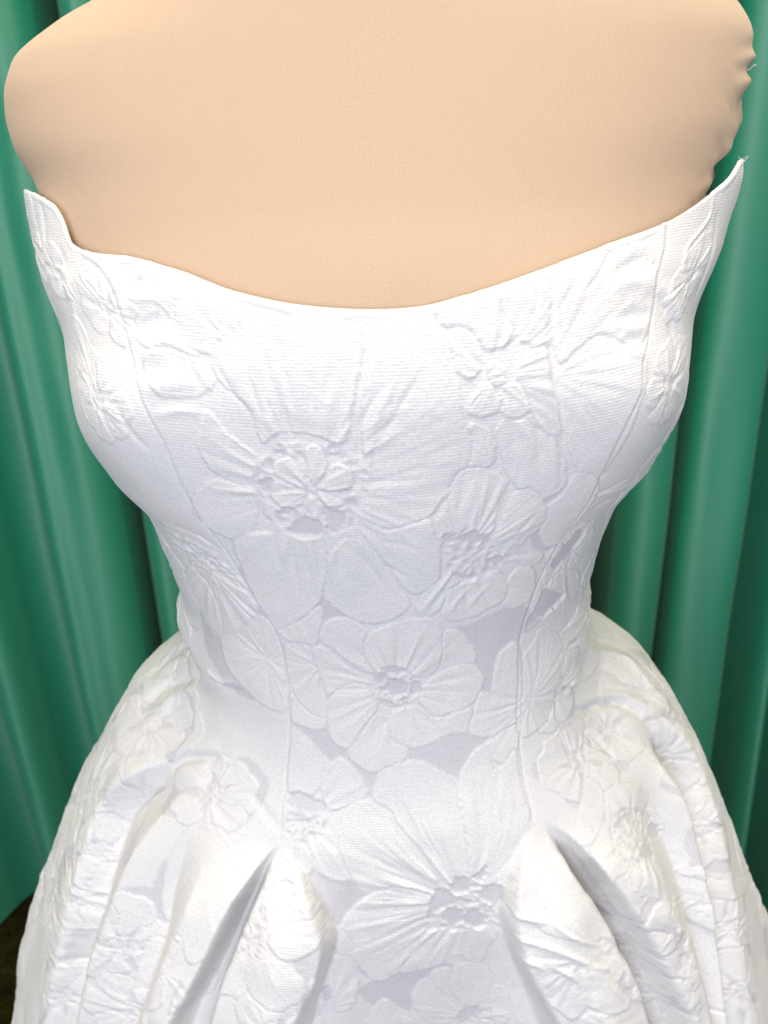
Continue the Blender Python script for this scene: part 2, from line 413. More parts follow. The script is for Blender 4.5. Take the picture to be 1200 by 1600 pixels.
# ------------------------------------------------------------------ dress: one grid, cut into panels and woven flowers
HK = [-.12, -.08, -.04, -.011, .02, .055, .085, .115, .14, .165, .19, .215, .24, .265, .30, .35, .41, .47, .54, .62, .85, 1.30]
AL = [0.12, 0.145, 0.165, 0.1619, 0.1566, 0.146, 0.1461, 0.1368, 0.1213, 0.1168, 0.1129, 0.117, 0.112, 0.122, 0.1589, 0.1906, 0.2209, 0.2455, 0.2723, 0.3, 0.4, 0.52]
AR = [0.12, 0.145, 0.165, 0.1722, 0.1628, 0.1471, 0.1455, 0.1361, 0.1199, 0.1146, 0.112, 0.1142, 0.112, 0.122, 0.1627, 0.1945, 0.2219, 0.2462, 0.2733, 0.3, 0.4, 0.52]
def dress_base(phi, h):
    hs = h + .03 * ss(math.radians(50), math.radians(95), np.abs(phi)) * ss(.17, .25, h)
    k = ss(-.5, .5, phi)
    a = pchip(HK, AL, hs) * (1 - k) + pchip(HK, AR, hs) * k
    yc = pchip([-.12, 0, .08, .16, .22, .3, .45, .7, 1.3], [.43, .41, .385, .395, .40, .41, .42, .43, .44], h)
    bb = pchip([-.12, 0, .08, .16, .22, .3, .45, .7, 1.3], [.06, .09, .12, .10, .085, .13, .20, .30, .42], h)
    n = pchip([-.12, 0, .08, .16, .24, .4, .7], [2.6, 2.6, 2.5, 2.35, 2.4, 2.3, 2.2], h)
    cup = .0110 * np.exp(-((np.abs(phi) - .80) / .33) ** 2) * np.exp(-((h - .078) / .034) ** 2)
    x, y = sect(phi, a, yc, yc - frontY(h), bb, n)
    return x, y - cup

def catmull(p, closed, sub=5):
    p = np.asarray(p, float)
    if closed: q = np.concatenate([p[-1:], p, p[:2]])
    else: q = np.concatenate([2 * p[:1] - p[1:2], p, 2 * p[-1:] - p[-2:-1]])
    out = []
    for k in range(1, len(q) - 2):
        for t in np.arange(sub) / sub:
            a, b, c, d = q[k - 1], q[k], q[k + 1], q[k + 2]
            out.append(.5 * (2 * b + (c - a) * t + (2 * a - 5 * b + 4 * c - d) * t * t + (3 * b - a - 3 * c + d) * t ** 3))
    if not closed: out.append(q[-2])
    return np.array(out)

# arc-length spaced columns
_f = np.linspace(-math.pi, math.pi, 40001)
_x, _y = dress_base(_f, 0 * _f + .13)
_s = np.concatenate([[0], np.cumsum(np.hypot(np.diff(_x), np.diff(_y)))])
_mid = np.interp(0, _f, _s); _s -= _mid
_sf = np.interp(math.radians(118), _f, _s)
DX = .00060
fine = np.arange(-_sf, _sf, DX)
scol = np.concatenate([np.linspace(_s[0], -_sf, 46)[:-1], fine, np.linspace(_sf, _s[-1], 46)])
phi = np.interp(scol, _s, _f)
phi[0], phi[-1] = -math.pi, math.pi
trow = np.concatenate([np.arange(0, .455, .00060), np.arange(.455, .63, .0013), np.linspace(.632, CAMZ - .012, 44)])
NR, NC = len(trow), len(phi)
PHI = np.broadcast_to(phi, (NR, NC)); SC = np.broadcast_to(scol, (NR, NC)); T = np.broadcast_to(trow[:, None], (NR, NC))

class Lookup:
    """where on the cloth grid does a point measured in the photograph lie"""
    def __init__(s, P3, step=4):
        s.x, s.y = P3
        ii = np.arange(0, s.x[0].shape[0], step); jj = np.arange(0, s.x[0].shape[1], step)
        X, Y, H = s.x
        s.px, s.py = proj(X, Y, H)
        I, J = np.meshgrid(ii, jj, indexing='ij'); I = I.ravel(); J = J.ravel()
        N = s.y
        view = np.stack([X[I, J], Y[I, J], -H[I, J]], -1)
        ok = (np.sum(N[I, J] * view, -1) < 0) & (np.abs(s.px[I, J] - 600) < 900) & (s.py[I, J] < 1900) & (s.py[I, J] > -300)
        I, J = I[ok], J[ok]
        s.I, s.J = I, J
        s.kd = kdtree.KDTree(len(I))
        A, B = s.px[I, J], s.py[I, J]
        for k in range(len(I)): s.kd.insert((A[k], B[k], 0), k)
        s.kd.balance()
    def __call__(s, pts):
        out = []
        nr, nc = s.px.shape
        for p in pts:
            _, k, _ = s.kd.find((p[0], p[1], 0))
            i, j = int(s.I[k]), int(s.J[k])
            i = min(max(i, 2), nr - 3); j = min(max(j, 2), nc - 3)
            a = np.array([[(s.px[i + 2, j] - s.px[i - 2, j]) / 4, (s.px[i, j + 2] - s.px[i, j - 2]) / 4],
                          [(s.py[i + 2, j] - s.py[i - 2, j]) / 4, (s.py[i, j + 2] - s.py[i, j - 2]) / 4]])
            r = np.array([p[0] - s.px[i, j], p[1] - s.py[i, j]])
            try: d = np.clip(np.linalg.solve(a, r), -5, 5)
            except np.linalg.LinAlgError: d = np.zeros(2)
            out.append((i + d[0], j + d[1]))
        return np.array(out)

# --- neckline height round the body
NECK = [(39, 298), (50, 304), (64, 312), (82, 323), (95, 346), (106, 378), (122, 390), (140, 397), (200, 403), (280, 425), (370, 459), (450, 477), (540, 486), (590, 487), (650, 483), (720, 466), (800, 440), (880, 411), (960, 381), (1040, 351), (1090, 323), (1130, 291), (1165, 263)]
_hh = np.arange(-.04, .09, .0008)
_PH, _HH = np.meshgrid(phi, _hh)
_X, _Y = dress_base(_PH, _HH)
_lk = Lookup(((_X, _Y, _HH), grid_normals(np.stack([_X, _Y, -_HH], -1))), 2)
_ij = _lk(NECK)
_np = np.interp(_ij[:, 1], np.arange(NC), phi); _nh = np.interp(_ij[:, 0], np.arange(len(_hh)), _hh)
_o = np.argsort(_np); _np = _np[_o]; _nh = _nh[_o]
_keep = np.concatenate([[True], np.diff(_np) > .004]); _np = _np[_keep]; _nh = _nh[_keep]
_np = np.concatenate([[-math.pi, -2.4, _np[0] - .35, _np[0] - .12], _np, [_np[-1] + .12, _np[-1] + .35, 2.4, math.pi]])
_nh = np.concatenate([[.06, .055, .035, .012], _nh, [.012, .035, .055, .06]])
HN = pchip(_np, _nh, phi)
H0 = T + HN[None] * (1 - ss(0, .13, T)) * np.ones_like(T)
H0 = np.maximum(H0, HN[None] + T * .35)

X0, Y0 = dress_base(PHI, H0)
B0 = np.stack([X0, Y0, -H0], -1)
NB = grid_normals(B0)

# --- skirt folds: (points in the photograph, amplitude in mm, growth length in m)
FOLDS = [
 ([(200, 1080), (150, 1180), (112, 1300), (82, 1400), (57, 1500), (37, 1600)], 0, .05),
 ([(268, 1178), (218, 1208), (168, 1252), (142, 1330), (118, 1420), (98, 1500), (78, 1600)], 4, .02),
 ([(280, 1190), (235, 1225), (187, 1270), (165, 1320), (148, 1380), (132, 1450), (112, 1530), (97, 1600)], -13, .02),
 ([(300, 1225), (250, 1285), (215, 1350), (190, 1420), (162, 1500), (138, 1600)], 8, .05),
 ([(300, 1300), (268, 1390), (246, 1480), (218, 1560), (205, 1600)], -8, .06),
 ([(375, 1270), (335, 1360), (300, 1430), (268, 1510), (238, 1590)], 11, .05),
 ([(432, 1318), (397, 1368), (363, 1428), (336, 1488), (312, 1533), (284, 1580), (273, 1600)], 13, .025),
 ([(434, 1318), (400, 1367), (367, 1426), (340, 1487), (317, 1536), (291, 1585), (282, 1600)], -19, .04),
 ([(437, 1318), (413, 1366), (386, 1422), (361, 1484), (338, 1545), (322, 1600)], -18, .04),
 ([(439, 1322), (418, 1369), (392, 1421), (367, 1482), (345, 1543), (329, 1600)], 4, .03),
 ([(443, 1322), (450, 1380), (448, 1450), (438, 1520), (422, 1600)], 13, .05),
 ([(446, 1322), (471, 1370), (496, 1430), (506, 1465), (500, 1505), (482, 1545), (458, 1600)], 9, .03),
 ([(450, 1320), (480, 1368), (507, 1425), (520, 1465), (516, 1505), (504, 1545), (486, 1600)], -22, .11),
 ([(525, 1300), (545, 1400), (560, 1480), (570, 1600)], -36, .17),
 ([(755, 1280), (748, 1400), (745, 1500), (750, 1600)], -36, .17),
 ([(830, 1283), (804, 1340), (789, 1400), (790, 1450), (808, 1510), (828, 1555), (848, 1600)], -22, .11),
 ([(836, 1283), (815, 1340), (801, 1400), (802, 1450), (823, 1510), (846, 1555), (872, 1600)], 8, .03),
 ([(840, 1284), (852, 1340), (868, 1400), (890, 1460), (915, 1525), (945, 1600)], 13, .05),
 ([(845, 1286), (870, 1328), (902, 1382), (936, 1432), (960, 1480), (985, 1532), (1008, 1600)], 7, .03),
 ([(848, 1286), (876, 1330), (909, 1382), (943, 1432), (968, 1482), (993, 1536), (1014, 1600)], -17, .04),
 ([(854, 1285), (887, 1314), (926, 1362), (965, 1415), (997, 1470), (1029, 1536), (1057, 1600)], -11, .03),
 ([(857, 1284), (892, 1310), (932, 1360), (972, 1412), (1006, 1466), (1040, 1532), (1070, 1600)], 9, .03),
 ([(900, 1250), (950, 1305), (1000, 1375), (1040, 1445), (1072, 1520), (1092, 1600)], 9, .05),
 ([(985, 1190), (1010, 1242), (1032, 1284), (1053, 1325), (1073, 1390), (1088, 1440), (1102, 1520), (1112, 1600)], -7, .04),
 ([(1018, 1180), (1055, 1245), (1076, 1310), (1092, 1380), (1105, 1450), (1117, 1530), (1124, 1600)], 5, .03),
 ([(990, 1112), (1030, 1150), (1060, 1195), (1078, 1240), (1098, 1330), (1111, 1400), (1122, 1470), (1132, 1540), (1138, 1600)], -13, .03),
 ([(1000, 1095), (1045, 1135), (1082, 1190), (1104, 1250), (1124, 1330), (1138, 1400), (1151, 1480), (1162, 1560)], 3, .03),
 ([(1050, 1080), (1095, 1170), (1135, 1275), (1165, 1370), (1190, 1460)], 0, .03),
]
lk0 = Lookup(((X0, Y0, H0), NB), 4)
def row_of(i): return np.interp(i, np.arange(NR), trow)
def fold_field():
    g = trow
    phis = []; amps = []
    for pts, A, L in FOLDS:
        c = catmull(pts, False, 4)
        ij = lk0(c)
        t = row_of(ij[:, 0]); ph = np.interp(ij[:, 1], np.arange(NC), phi)
        t = np.maximum.accumulate(t + 1e-6 * np.arange(len(t)))
        sl = (ph[-1] - ph[max(0, len(ph) - 9)]) / max(t[-1] - t[max(0, len(ph) - 9)], 1e-3)
        f = np.interp(g, t, ph)
        below = np.clip(g - t[-1], 0, None)
        f = f + np.where(g > t[-1], np.clip(sl, -1, 1) * .06 * (1 - np.exp(-below / .06)), 0)
        gr = np.clip((g - t[0]) / L, 0, 1); gr = gr * gr * (3 - 2 * gr)
        grow = gr * (1 + .8 * np.clip(below / .5, 0, 1))
        phis.append(f); amps.append(A * .001 * grow)
    phis = np.array(phis); amps = np.array(amps)
    # keep the order of the lines
    phis = np.maximum.accumulate(phis + 1e-4 * np.arange(len(phis))[:, None], 0)
    D = np.zeros((NR, NC))
    for i in range(NR):
        xk = phis[:, i]; yk = amps[:, i]
        if not yk.any(): continue
        k = np.clip(np.searchsorted(xk, phi) - 1, 0, len(xk) - 2)
        t = np.clip((phi - xk[k]) / (xk[k + 1] - xk[k]), 0, 1); t = .7 * t + .3 * t * t * (3 - 2 * t)
        D[i] = yk[k] * (1 - t) + yk[k + 1] * t
    # sides and back fall in plain deep folds
    lo, hi = phis[0], phis[-1]
    out = np.maximum(lo[:, None] - PHI, PHI - hi[:, None])
    wav = np.sin(PHI * 15 + 1.5 * vnoise(PHI * 3, T * 3, 5)) + .5 * np.sin(PHI * 31 + 2 + vnoise(PHI * 4, T * 4, 8))
    D += ss(0.0, .25, out) * ss(.24, .62, T) * .013 * wav * (1 + 1.2 * ss(.5, 1.2, T))
    return D
FD = fold_field()
def blur_rows(a, n):
    k = np.array([1, 2, 1]) / 4
    for _ in range(n):
        a = np.concatenate([a[:1], (a[:-2] + 2 * a[1:-1] + a[2:]) / 4, a[-1:]])
        a = np.concatenate([a[:, :1], (a[:, :-2] + 2 * a[:, 1:-1] + a[:, 2:]) / 4, a[:, -1:]], 1)
    return a
FD = blur_rows(FD, 2)
P1 = B0 + NB * FD[..., None]
# soft unevenness of hand-hung cloth
P1 = P1 + NB * (.0011 * fbm(SC * 26, T * 20, 31) * ss(.02, .1, T) + .0012 * fbm(SC * 60, T * 26, 37) * ss(.27, .36, T) + .0007 * (1 - 2 * np.abs(fbm(SC * 80 + 1.5 * vnoise(SC * 30, T * 30, 3), T * 80 + 1.5 * vnoise(SC * 25, T * 25, 6), 41, 3))) * ss(-.3, .5, vnoise(SC * 22, T * 18, 52)) * ss(.275, .38, T) * (.35 + .65 * ss(.32, .62, np.abs(PHI))))[..., None]
N1 = grid_normals(P1)
lk = Lookup(((P1[..., 0], P1[..., 1], -P1[..., 2]), N1), 3)
DU = np.linalg.norm(np.gradient(P1, axis=1), axis=2); DV = np.linalg.norm(np.gradient(P1, axis=0), axis=2)

HM = np.zeros((NR, NC), np.float64); GR = np.zeros((NR, NC), np.float64); FID = np.zeros((NR, NC), np.int32)

def window(ij, pad):
    ci, cj = int(np.clip(ij[:, 0].mean(), 0, NR - 1)), int(np.clip(ij[:, 1].mean(), 0, NC - 1))
    dv, du = DV[ci, cj], DU[ci, cj]
    pi, pj = int(pad / dv) + 2, int(pad / du) + 2
    i0, i1 = max(0, int(ij[:, 0].min()) - pi), min(NR, int(ij[:, 0].max()) + pi + 1)
    j0, j1 = max(0, int(ij[:, 1].min()) - pj), min(NC, int(ij[:, 1].max()) + pj + 1)
    return i0, i1, j0, j1, dv, du

def seg_dist(X, Y, a, b):
    d2 = np.full(X.shape, 1e9); par = np.zeros(X.shape)
    n = len(a)
    for k in range(n):
        vx, vy = b[k] - a[k]; L = vx * vx + vy * vy + 1e-18
        t = np.clip(((X - a[k, 0]) * vx + (Y - a[k, 1]) * vy) / L, 0, 1)
        dd = (X - a[k, 0] - t * vx) ** 2 + (Y - a[k, 1] - t * vy) ** 2
        m = dd < d2
        d2 = np.where(m, dd, d2); par = np.where(m, (k + t) / n, par)
    return np.sqrt(d2), par

def inside(X, Y, p):
    r = np.zeros(X.shape, bool); n = len(p)
    for k in range(n):
        x1, y1 = p[k]; x2, y2 = p[(k + 1) % n]
        c = (y1 > Y) != (y2 > Y)
        if y1 != y2: r ^= c & (X < (x2 - x1) * (Y - y1) / (y2 - y1) + x1)
    return r

def petal_ij(ij, cen, H, seed, fid, vein=1.0, freq=9.0, grow=.0008):
    ij = catmull(ij, True, 4)
    i0, i1, j0, j1, dv, du = window(ij, .002)
    if i1 - i0 < 3 or j1 - j0 < 3: return
    J, I = np.meshgrid(np.arange(j0, j1) * du, np.arange(i0, i1) * dv)
    p = np.stack([ij[:, 1] * du, ij[:, 0] * dv], 1)
    # the warp threads make the outline a little ragged
    wx = .0005 * vnoise(I * 420, J * 420, seed); wy = .0005 * vnoise(I * 420, J * 420, seed + 1)
    ins = inside(J + wx, I + wy, p)
    d, _ = seg_dist(J + wx, I + wy, p, np.roll(p, -1, 0))
    sgd = np.where(ins, d, -d) + grow
    ins = sgd > 0; d = np.abs(sgd)
    cx, cy = cen[1] * du, cen[0] * dv
    r = np.hypot(J - cx, I - cy); th = np.arctan2(I - cy, J - cx)
    prof = H * (1 - np.exp(-d / .0007)) + .6 * H * ss(0, .012, d) + .35 * H * np.exp(-((d - .0014) / .0007) ** 2) - .55 * H * np.exp(-(d / .0006) ** 2)
    R = max(r[ins].max() if ins.any() else .01, 1e-3)
    v = vnoise(th * freq, r * 35, seed + 2) ; v = np.sign(v) * np.abs(v) ** 1.4
    v2 = vnoise(th * freq * 2.7, r * 70, seed + 5)
    amp = vein * (.00060 * (1 - ss(.35, 1.0, r / R)) + .00012)
    bump = amp * v + .4 * amp * v2 + .00014 * fbm(J * 330, I * 240, seed + 9)
    val = prof + bump * np.clip(d / .0012, 0, 1)
    s = (slice(i0, i1), slice(j0, j1))
    HM[s] = np.where(ins, val, HM[s]); GR[s] = np.where(ins, np.clip(1 - d / .0009, 0, 1) * .85, GR[s]); FID[s] = np.where(ins, fid, FID[s])

def hole_ij(ij, depth, seed, fid, rag=.0010):
    ij = catmull(ij, True, 4)
    i0, i1, j0, j1, dv, du = window(ij, .004)
    if i1 - i0 < 3 or j1 - j0 < 3: return
    J, I = np.meshgrid(np.arange(j0, j1) * du, np.arange(i0, i1) * dv)
    p = np.stack([ij[:, 1] * du, ij[:, 0] * dv], 1)
    wx = rag * vnoise(I * 480, J * 480, seed) + .5 * rag * vnoise(I * 1100, J * 1100, seed + 4); wy = rag * vnoise(I * 480, J * 480, seed + 1)
    ins = inside(J + wx, I + wy, p); d, _ = seg_dist(J + wx, I + wy, p, np.roll(p, -1, 0))
    sd = np.where(ins, d, -d)
    k = ss(-.0005, .0007, sd)
    s = (slice(i0, i1), slice(j0, j1))
    HM[s] = HM[s] * (1 - k) - depth * k + .00022 * np.exp(-((sd + .0007) / .0006) ** 2)
    GR[s] = np.maximum(GR[s] * (1 - k) + k, 0); FID[s] = np.where(ins, fid, FID[s])

def heart_ij(ij, seed, fid, amp=.0006, gr=.55, fs=1.0):
    """crinkled middle of a flower: small raised stamens over satin"""
    ij = catmull(ij, True, 4)
    i0, i1, j0, j1, dv, du = window(ij, .003)
    if i1 - i0 < 3 or j1 - j0 < 3: return
    J, I = np.meshgrid(np.arange(j0, j1) * du, np.arange(i0, i1) * dv)
    p = np.stack([ij[:, 1] * du, ij[:, 0] * dv], 1)
    wx = .0012 * vnoise(I * 380, J * 380, seed); wy = .0012 * vnoise(I * 380, J * 380, seed + 1)
    ins = inside(J + wx, I + wy, p); d, _ = seg_dist(J + wx, I + wy, p, np.roll(p, -1, 0))
    k = ss(-.0004, .0012, np.where(ins, d, -d))
    c = p.mean(0); r = np.hypot(J - c[0], I - c[1]); th = np.arctan2(I - c[1], J - c[0])
    R = r[ins].max() + 1e-6 if ins.any() else .01
    rid = 1 - np.abs(vnoise(J * 330 * fs, I * 330 * fs, seed + 3)) * 2.2
    rid2 = 1 - np.abs(vnoise(th * 5 * fs ** .4, r * 260 * fs, seed + 6)) * 2.2
    f = np.clip(.55 * rid + .6 * rid2, -1, 1)
    s = (slice(i0, i1), slice(j0, j1))
    HM[s] = HM[s] * (1 - k) + k * amp * (f - .25)
    GR[s] = GR[s] * (1 - k) + k * np.clip(gr - f * 1.1, 0, 1); FID[s] = np.where(ins, fid, FID[s])

def crease_ij(ij, amp, w, taper=True, skew=0.0):
    ij = catmull(ij, False, 4)
    i0, i1, j0, j1, dv, du = window(ij, w * 3.2)
    if i1 - i0 < 2 or j1 - j0 < 2: return
    J, I = np.meshgrid(np.arange(j0, j1) * du, np.arange(i0, i1) * dv)
    p = np.stack([ij[:, 1] * du, ij[:, 0] * dv], 1)
    d, t = seg_dist(J, I, p[:-1], p[1:])
    k = np.exp(-(d / w) ** 2)
    if taper: k = k * np.sin(np.pi * np.clip(t, 0, 1)) ** .6
    HM[i0:i1, j0:j1] += amp * k


def satin(px, lvl=1.0): satin_ij(lk(px), lvl)
def satin_ij(ij, lvl=1.0):
    """ground of the weave between the flowers: smooth, a little darker satin"""
    ij = catmull(ij, True, 4)
    i0, i1, j0, j1, dv, du = window(ij, .003)
    if i1 - i0 < 3 or j1 - j0 < 3: return
    J, I = np.meshgrid(np.arange(j0, j1) * du, np.arange(i0, i1) * dv)
    p = np.stack([ij[:, 1] * du, ij[:, 0] * dv], 1)
    d, _ = seg_dist(J, I, p, np.roll(p, -1, 0)); sdv = np.where(inside(J, I, p), d, -d) + .0007 * vnoise(J * 500, I * 500, 61)
    s = (slice(i0, i1), slice(j0, j1))
    GR[s] = np.maximum(GR[s], lvl * ss(-.0005, .0006, sdv)); HM[s] -= .00012 * ss(-.0005, .0008, sdv)

_seed = [100]
def sd():
    _seed[0] += 7; return _seed[0]
def C(px, amp=-.0004, w=.0009, taper=True): crease_ij(lk(px), amp, w, taper)

NF = [0]
def flower(cen, petals, heart=None, holes=(), H=.00042, vein=1.0, freq=9.0, fs=1.0, star=()):
    NF[0] += 1; fid = NF[0]
    c = lk([cen])[0]
    H = H * (1.15 if cen[1] < 700 and 400 < cen[0] < 800 else .8 if cen[1] < 700 else 1.0)
    for p in petals: petal_ij(lk(p), c, H, sd(), fid, vein, freq)
    if heart: heart_ij(lk(heart), sd(), fid, fs=fs)
    for q in star: petal_ij(lk(q), c, .0006, sd(), fid, 1.0, 6, .0)
    for q in holes: hole_ij(lk(q), .00045, sd(), fid)

def generic_ij(c, R, k, rot, seed, H=.00050, bed=.0):
    NF[0] += 1; fid = NF[0]
    rnd = random.Random(seed)
    ci, cj = int(np.clip(c[0], 1, NR - 2)), int(np.clip(c[1], 1, NC - 2))
    dv, du = DV[ci, cj], DU[ci, cj]
    order = list(range(k)); rnd.shuffle(order)
    if bed:
        # the flower lies on an uneven bed of bare satin
        satin_ij(np.array([(c[0] + math.sin(a) * R * rnd.uniform(.75, 1.35) / dv, c[1] + math.cos(a) * R * rnd.uniform(.75, 1.35) / du) for a in np.arange(11) * 2 * math.pi / 11]), bed)
    for q in order:
        a0 = rot + q * 2 * math.pi / k + rnd.uniform(-.15, .15)
        half = math.pi / k * rnd.uniform(1.0, 1.3); Rq = R * rnd.uniform(.82, 1.1)
        pts = []
        for t, rr in ((-.25, .2), (-.75, .5), (-1.0, .78), (-.72, .98), (-.3, 1.03), (0, rnd.uniform(.95, 1.02)), (.35, 1.05), (.75, .97), (1.0, .75), (.75, .48), (.25, .2)):
            a = a0 + t * half; r = rr * Rq * rnd.uniform(.96, 1.04)
            pts.append((c[0] + math.sin(a) * r / dv, c[1] + math.cos(a) * r / du))
        petal_ij(np.array(pts), c, H, sd(), fid)
    pts = [(c[0] + math.sin(a) * R * .30 * rnd.uniform(.8, 1.2) / dv, c[1] + math.cos(a) * R * .30 * rnd.uniform(.8, 1.2) / du) for a in np.arange(9) * 2 * math.pi / 9]
    heart_ij(np.array(pts), sd(), fid)
def G(cen, Rpx, k, rot, H=.0005):
    c = lk([cen])[0]
    ci, cj = int(np.clip(c[0], 1, NR - 2)), int(np.clip(c[1], 1, NC - 2))
    d = math.hypot(P1[ci, cj, 1] * ct - P1[ci, cj, 2] * st, 0)
    generic_ij(c, 1.3 * Rpx / F * d, k, rot, sd(), H if cen[1] > 1000 else .00034, bed=.9 if cen[1] > 1040 else 0)

# --- flowers the photograph does not show in full: sides, back and lower skirt
_rng = random.Random(5)
_placed = []
for _try in range(1500):
    i = _rng.randrange(10, NR - 6); j = _rng.randrange(5, NC - 5)
    if abs(phi[j]) < 1.25 and trow[i] < .46: continue
    if abs(phi[j]) < .75 and trow[i] < .56: continue
    p = P1[i, j]
    if any(np.linalg.norm(p - q) < .075 for q in _placed): continue
    _placed.append(p)
    if len(_placed) > 120: break
    generic_ij((i, j), _rng.uniform(.042, .058), _rng.choice((5, 5, 6)), _rng.uniform(0, 6), _rng.randrange(10 ** 6), bed=.9 if trow[i] > .28 else 0)
# satin showing between the flowers
for q in [[(735, 975), (800, 945), (830, 955), (812, 1000), (780, 1020), (770, 1060), (765, 1090), (745, 1100), (735, 1020), (700, 985)],
          [(640, 1165), (700, 1140), (745, 1130), (765, 1150), (750, 1170), (730, 1190), (718, 1215), (700, 1210), (670, 1195), (640, 1190)],
          [(455, 1130), (500, 1130), (545, 1165), (590, 1200), (640, 1180), (600, 1215), (580, 1250), (560, 1215), (520, 1195), (480, 1150)],
          [(480, 1360), (510, 1365), (545, 1370), (560, 1390), (575, 1400), (545, 1430), (530, 1460), (510, 1440), (490, 1400)],
          [(590, 1530), (640, 1515), (700, 1505), (705, 1515), (670, 1530), (645, 1545), (640, 1580), (610, 1565), (590, 1575), (560, 1550)],
          [(312, 950), (330, 985), (350, 1000), (360, 1040), (400, 1090), (370, 1085), (335, 1040), (318, 1000)],
          [(370, 880), (400, 930), (425, 975), (405, 965), (385, 975), (395, 950)],
          [(832, 965), (850, 920), (876, 918), (884, 935), (852, 965), (820, 990)],
          [(500, 930), (515, 925), (550, 968), (560, 985), (505, 985)],
          [(240, 1380), (262, 1340), (262, 1430), (285, 1465), (270, 1475), (235, 1450)], [(455, 1480), (500, 1440), (510, 1500), (490, 1560), (470, 1550)],
          [(560, 1480), (600, 1530), (560, 1520)], [(920, 1400), (980, 1435), (1020, 1500), (990, 1480)], [(1000, 1410), (1040, 1410), (1070, 1440), (1050, 1470), (1010, 1450)],
          [(915, 1320), (932, 1345), (948, 1385), (930, 1390), (905, 1350)], [(1030, 1190), (1060, 1215), (1070, 1250), (1030, 1230)], [(100, 1330), (128, 1330), (120, 1400), (95, 1420)],
          [(170, 1440), (200, 1420), (205, 1470), (180, 1490)], [(820, 770), (880, 775), (905, 790), (870, 850), (840, 860), (830, 830)]]:
    satin(q)
# side pieces in view but blurred by folds
G((235, 1130), 70, 5, .3)
G((150, 1330), 60, 5, 1.0)
G((330, 1240), 62, 5, 2.1)
G((190, 1480), 70, 6, .5)
G((95, 1560), 60, 5, 1.7)
G((270, 1060), 42, 5, .9)
G((1000, 1080), 60, 5, .2)
G((1090, 1290), 60, 5, 1.1)
G((1060, 1480), 62, 5, .4)
G((1140, 1450), 60, 5, 2.0)
G((905, 1190), 60, 5, 1.4)
G((120, 1400), 60, 5, .4)
G((230, 1240), 62, 6, 1.9)
G((290, 1420), 56, 5, .2)
G((215, 1580), 58, 5, 2.5)
G((300, 1560), 50, 5, 1.2)
G((1030, 1180), 58, 5, 2.6)
G((950, 1140), 46, 5, .6)
G((1100, 1400), 48, 5, 1.5)
G((1030, 1560), 60, 5, .9)
G((1160, 1550), 60, 5, .1)
G((975, 1470), 46, 5, 1.9)
G((1080, 430), 52, 5, .6)
G((1045, 600), 48, 5, 1.9)
G((150, 620), 60, 5, .2)
G((85, 420), 42, 5, 1.2)
G((165, 480), 46, 5, 2.4)
G((890, 860), 45, 5, .7)
G((870, 1080), 52, 5, 2.2)
G((300, 860), 45, 5, .3)

# --- bodice
# upper left flower half hidden at the seam
flower((250, 470), [[(205, 425), (250, 420), (300, 440), (310, 470), (280, 490), (240, 470), (205, 470)],
                    [(215, 500), (260, 480), (300, 495), (330, 540), (300, 555), (265, 540), (225, 540)],
                    [(225, 560), (270, 550), (320, 570), (335, 600), (300, 620), (245, 615)]], vein=.7)
flower((340, 520), [[(280, 480), (300, 445), (350, 455), (380, 490), (375, 540), (340, 553), (300, 545), (280, 520)]], vein=.7)
# B: stylised blossom at the upper right
flower((770, 590), [[(690, 505), (680, 480), (730, 464), (772, 456), (792, 490), (808, 522), (778, 545), (752, 540), (735, 522), (712, 512)],
                    [(808, 522), (785, 460), (830, 440), (862, 428), (872, 480), (866, 530), (846, 545), (822, 535)],
                    [(703, 552), (700, 525), (715, 514), (735, 522), (748, 545), (752, 575), (735, 592), (715, 578)],
                    [(720, 660), (760, 668), (772, 690), (770, 725), (735, 735), (722, 700)],
                    [(780, 660), (835, 640), (868, 690), (882, 758), (840, 778), (800, 752), (782, 705)],
                    [(828, 552), (840, 545), (856, 551), (862, 600), (870, 640), (872, 680), (840, 662), (815, 602), (810, 572)],
                    [(762, 572), (775, 568), (788, 576), (790, 600), (775, 604), (764, 592)],
                    [(782, 608), (795, 599), (812, 604), (820, 622), (826, 640), (810, 652), (788, 650), (780, 630)],
                    [(732, 642), (740, 612), (752, 598), (766, 602), (781, 632), (770, 646), (750, 650)]], vein=.8)
# C: right cup
flower((860, 590), [[(868, 420), (930, 392), (985, 372), (1015, 400), (1020, 470), (1000, 540), (940, 520), (900, 545), (872, 560)],
                    [(875, 582), (905, 560), (945, 546), (985, 550), (1010, 560), (1003, 620), (975, 690), (935, 745), (900, 730), (880, 660)],
                    [(880, 770), (900, 740), (935, 750), (915, 800), (880, 840), (850, 850), (850, 800)]], vein=.35)
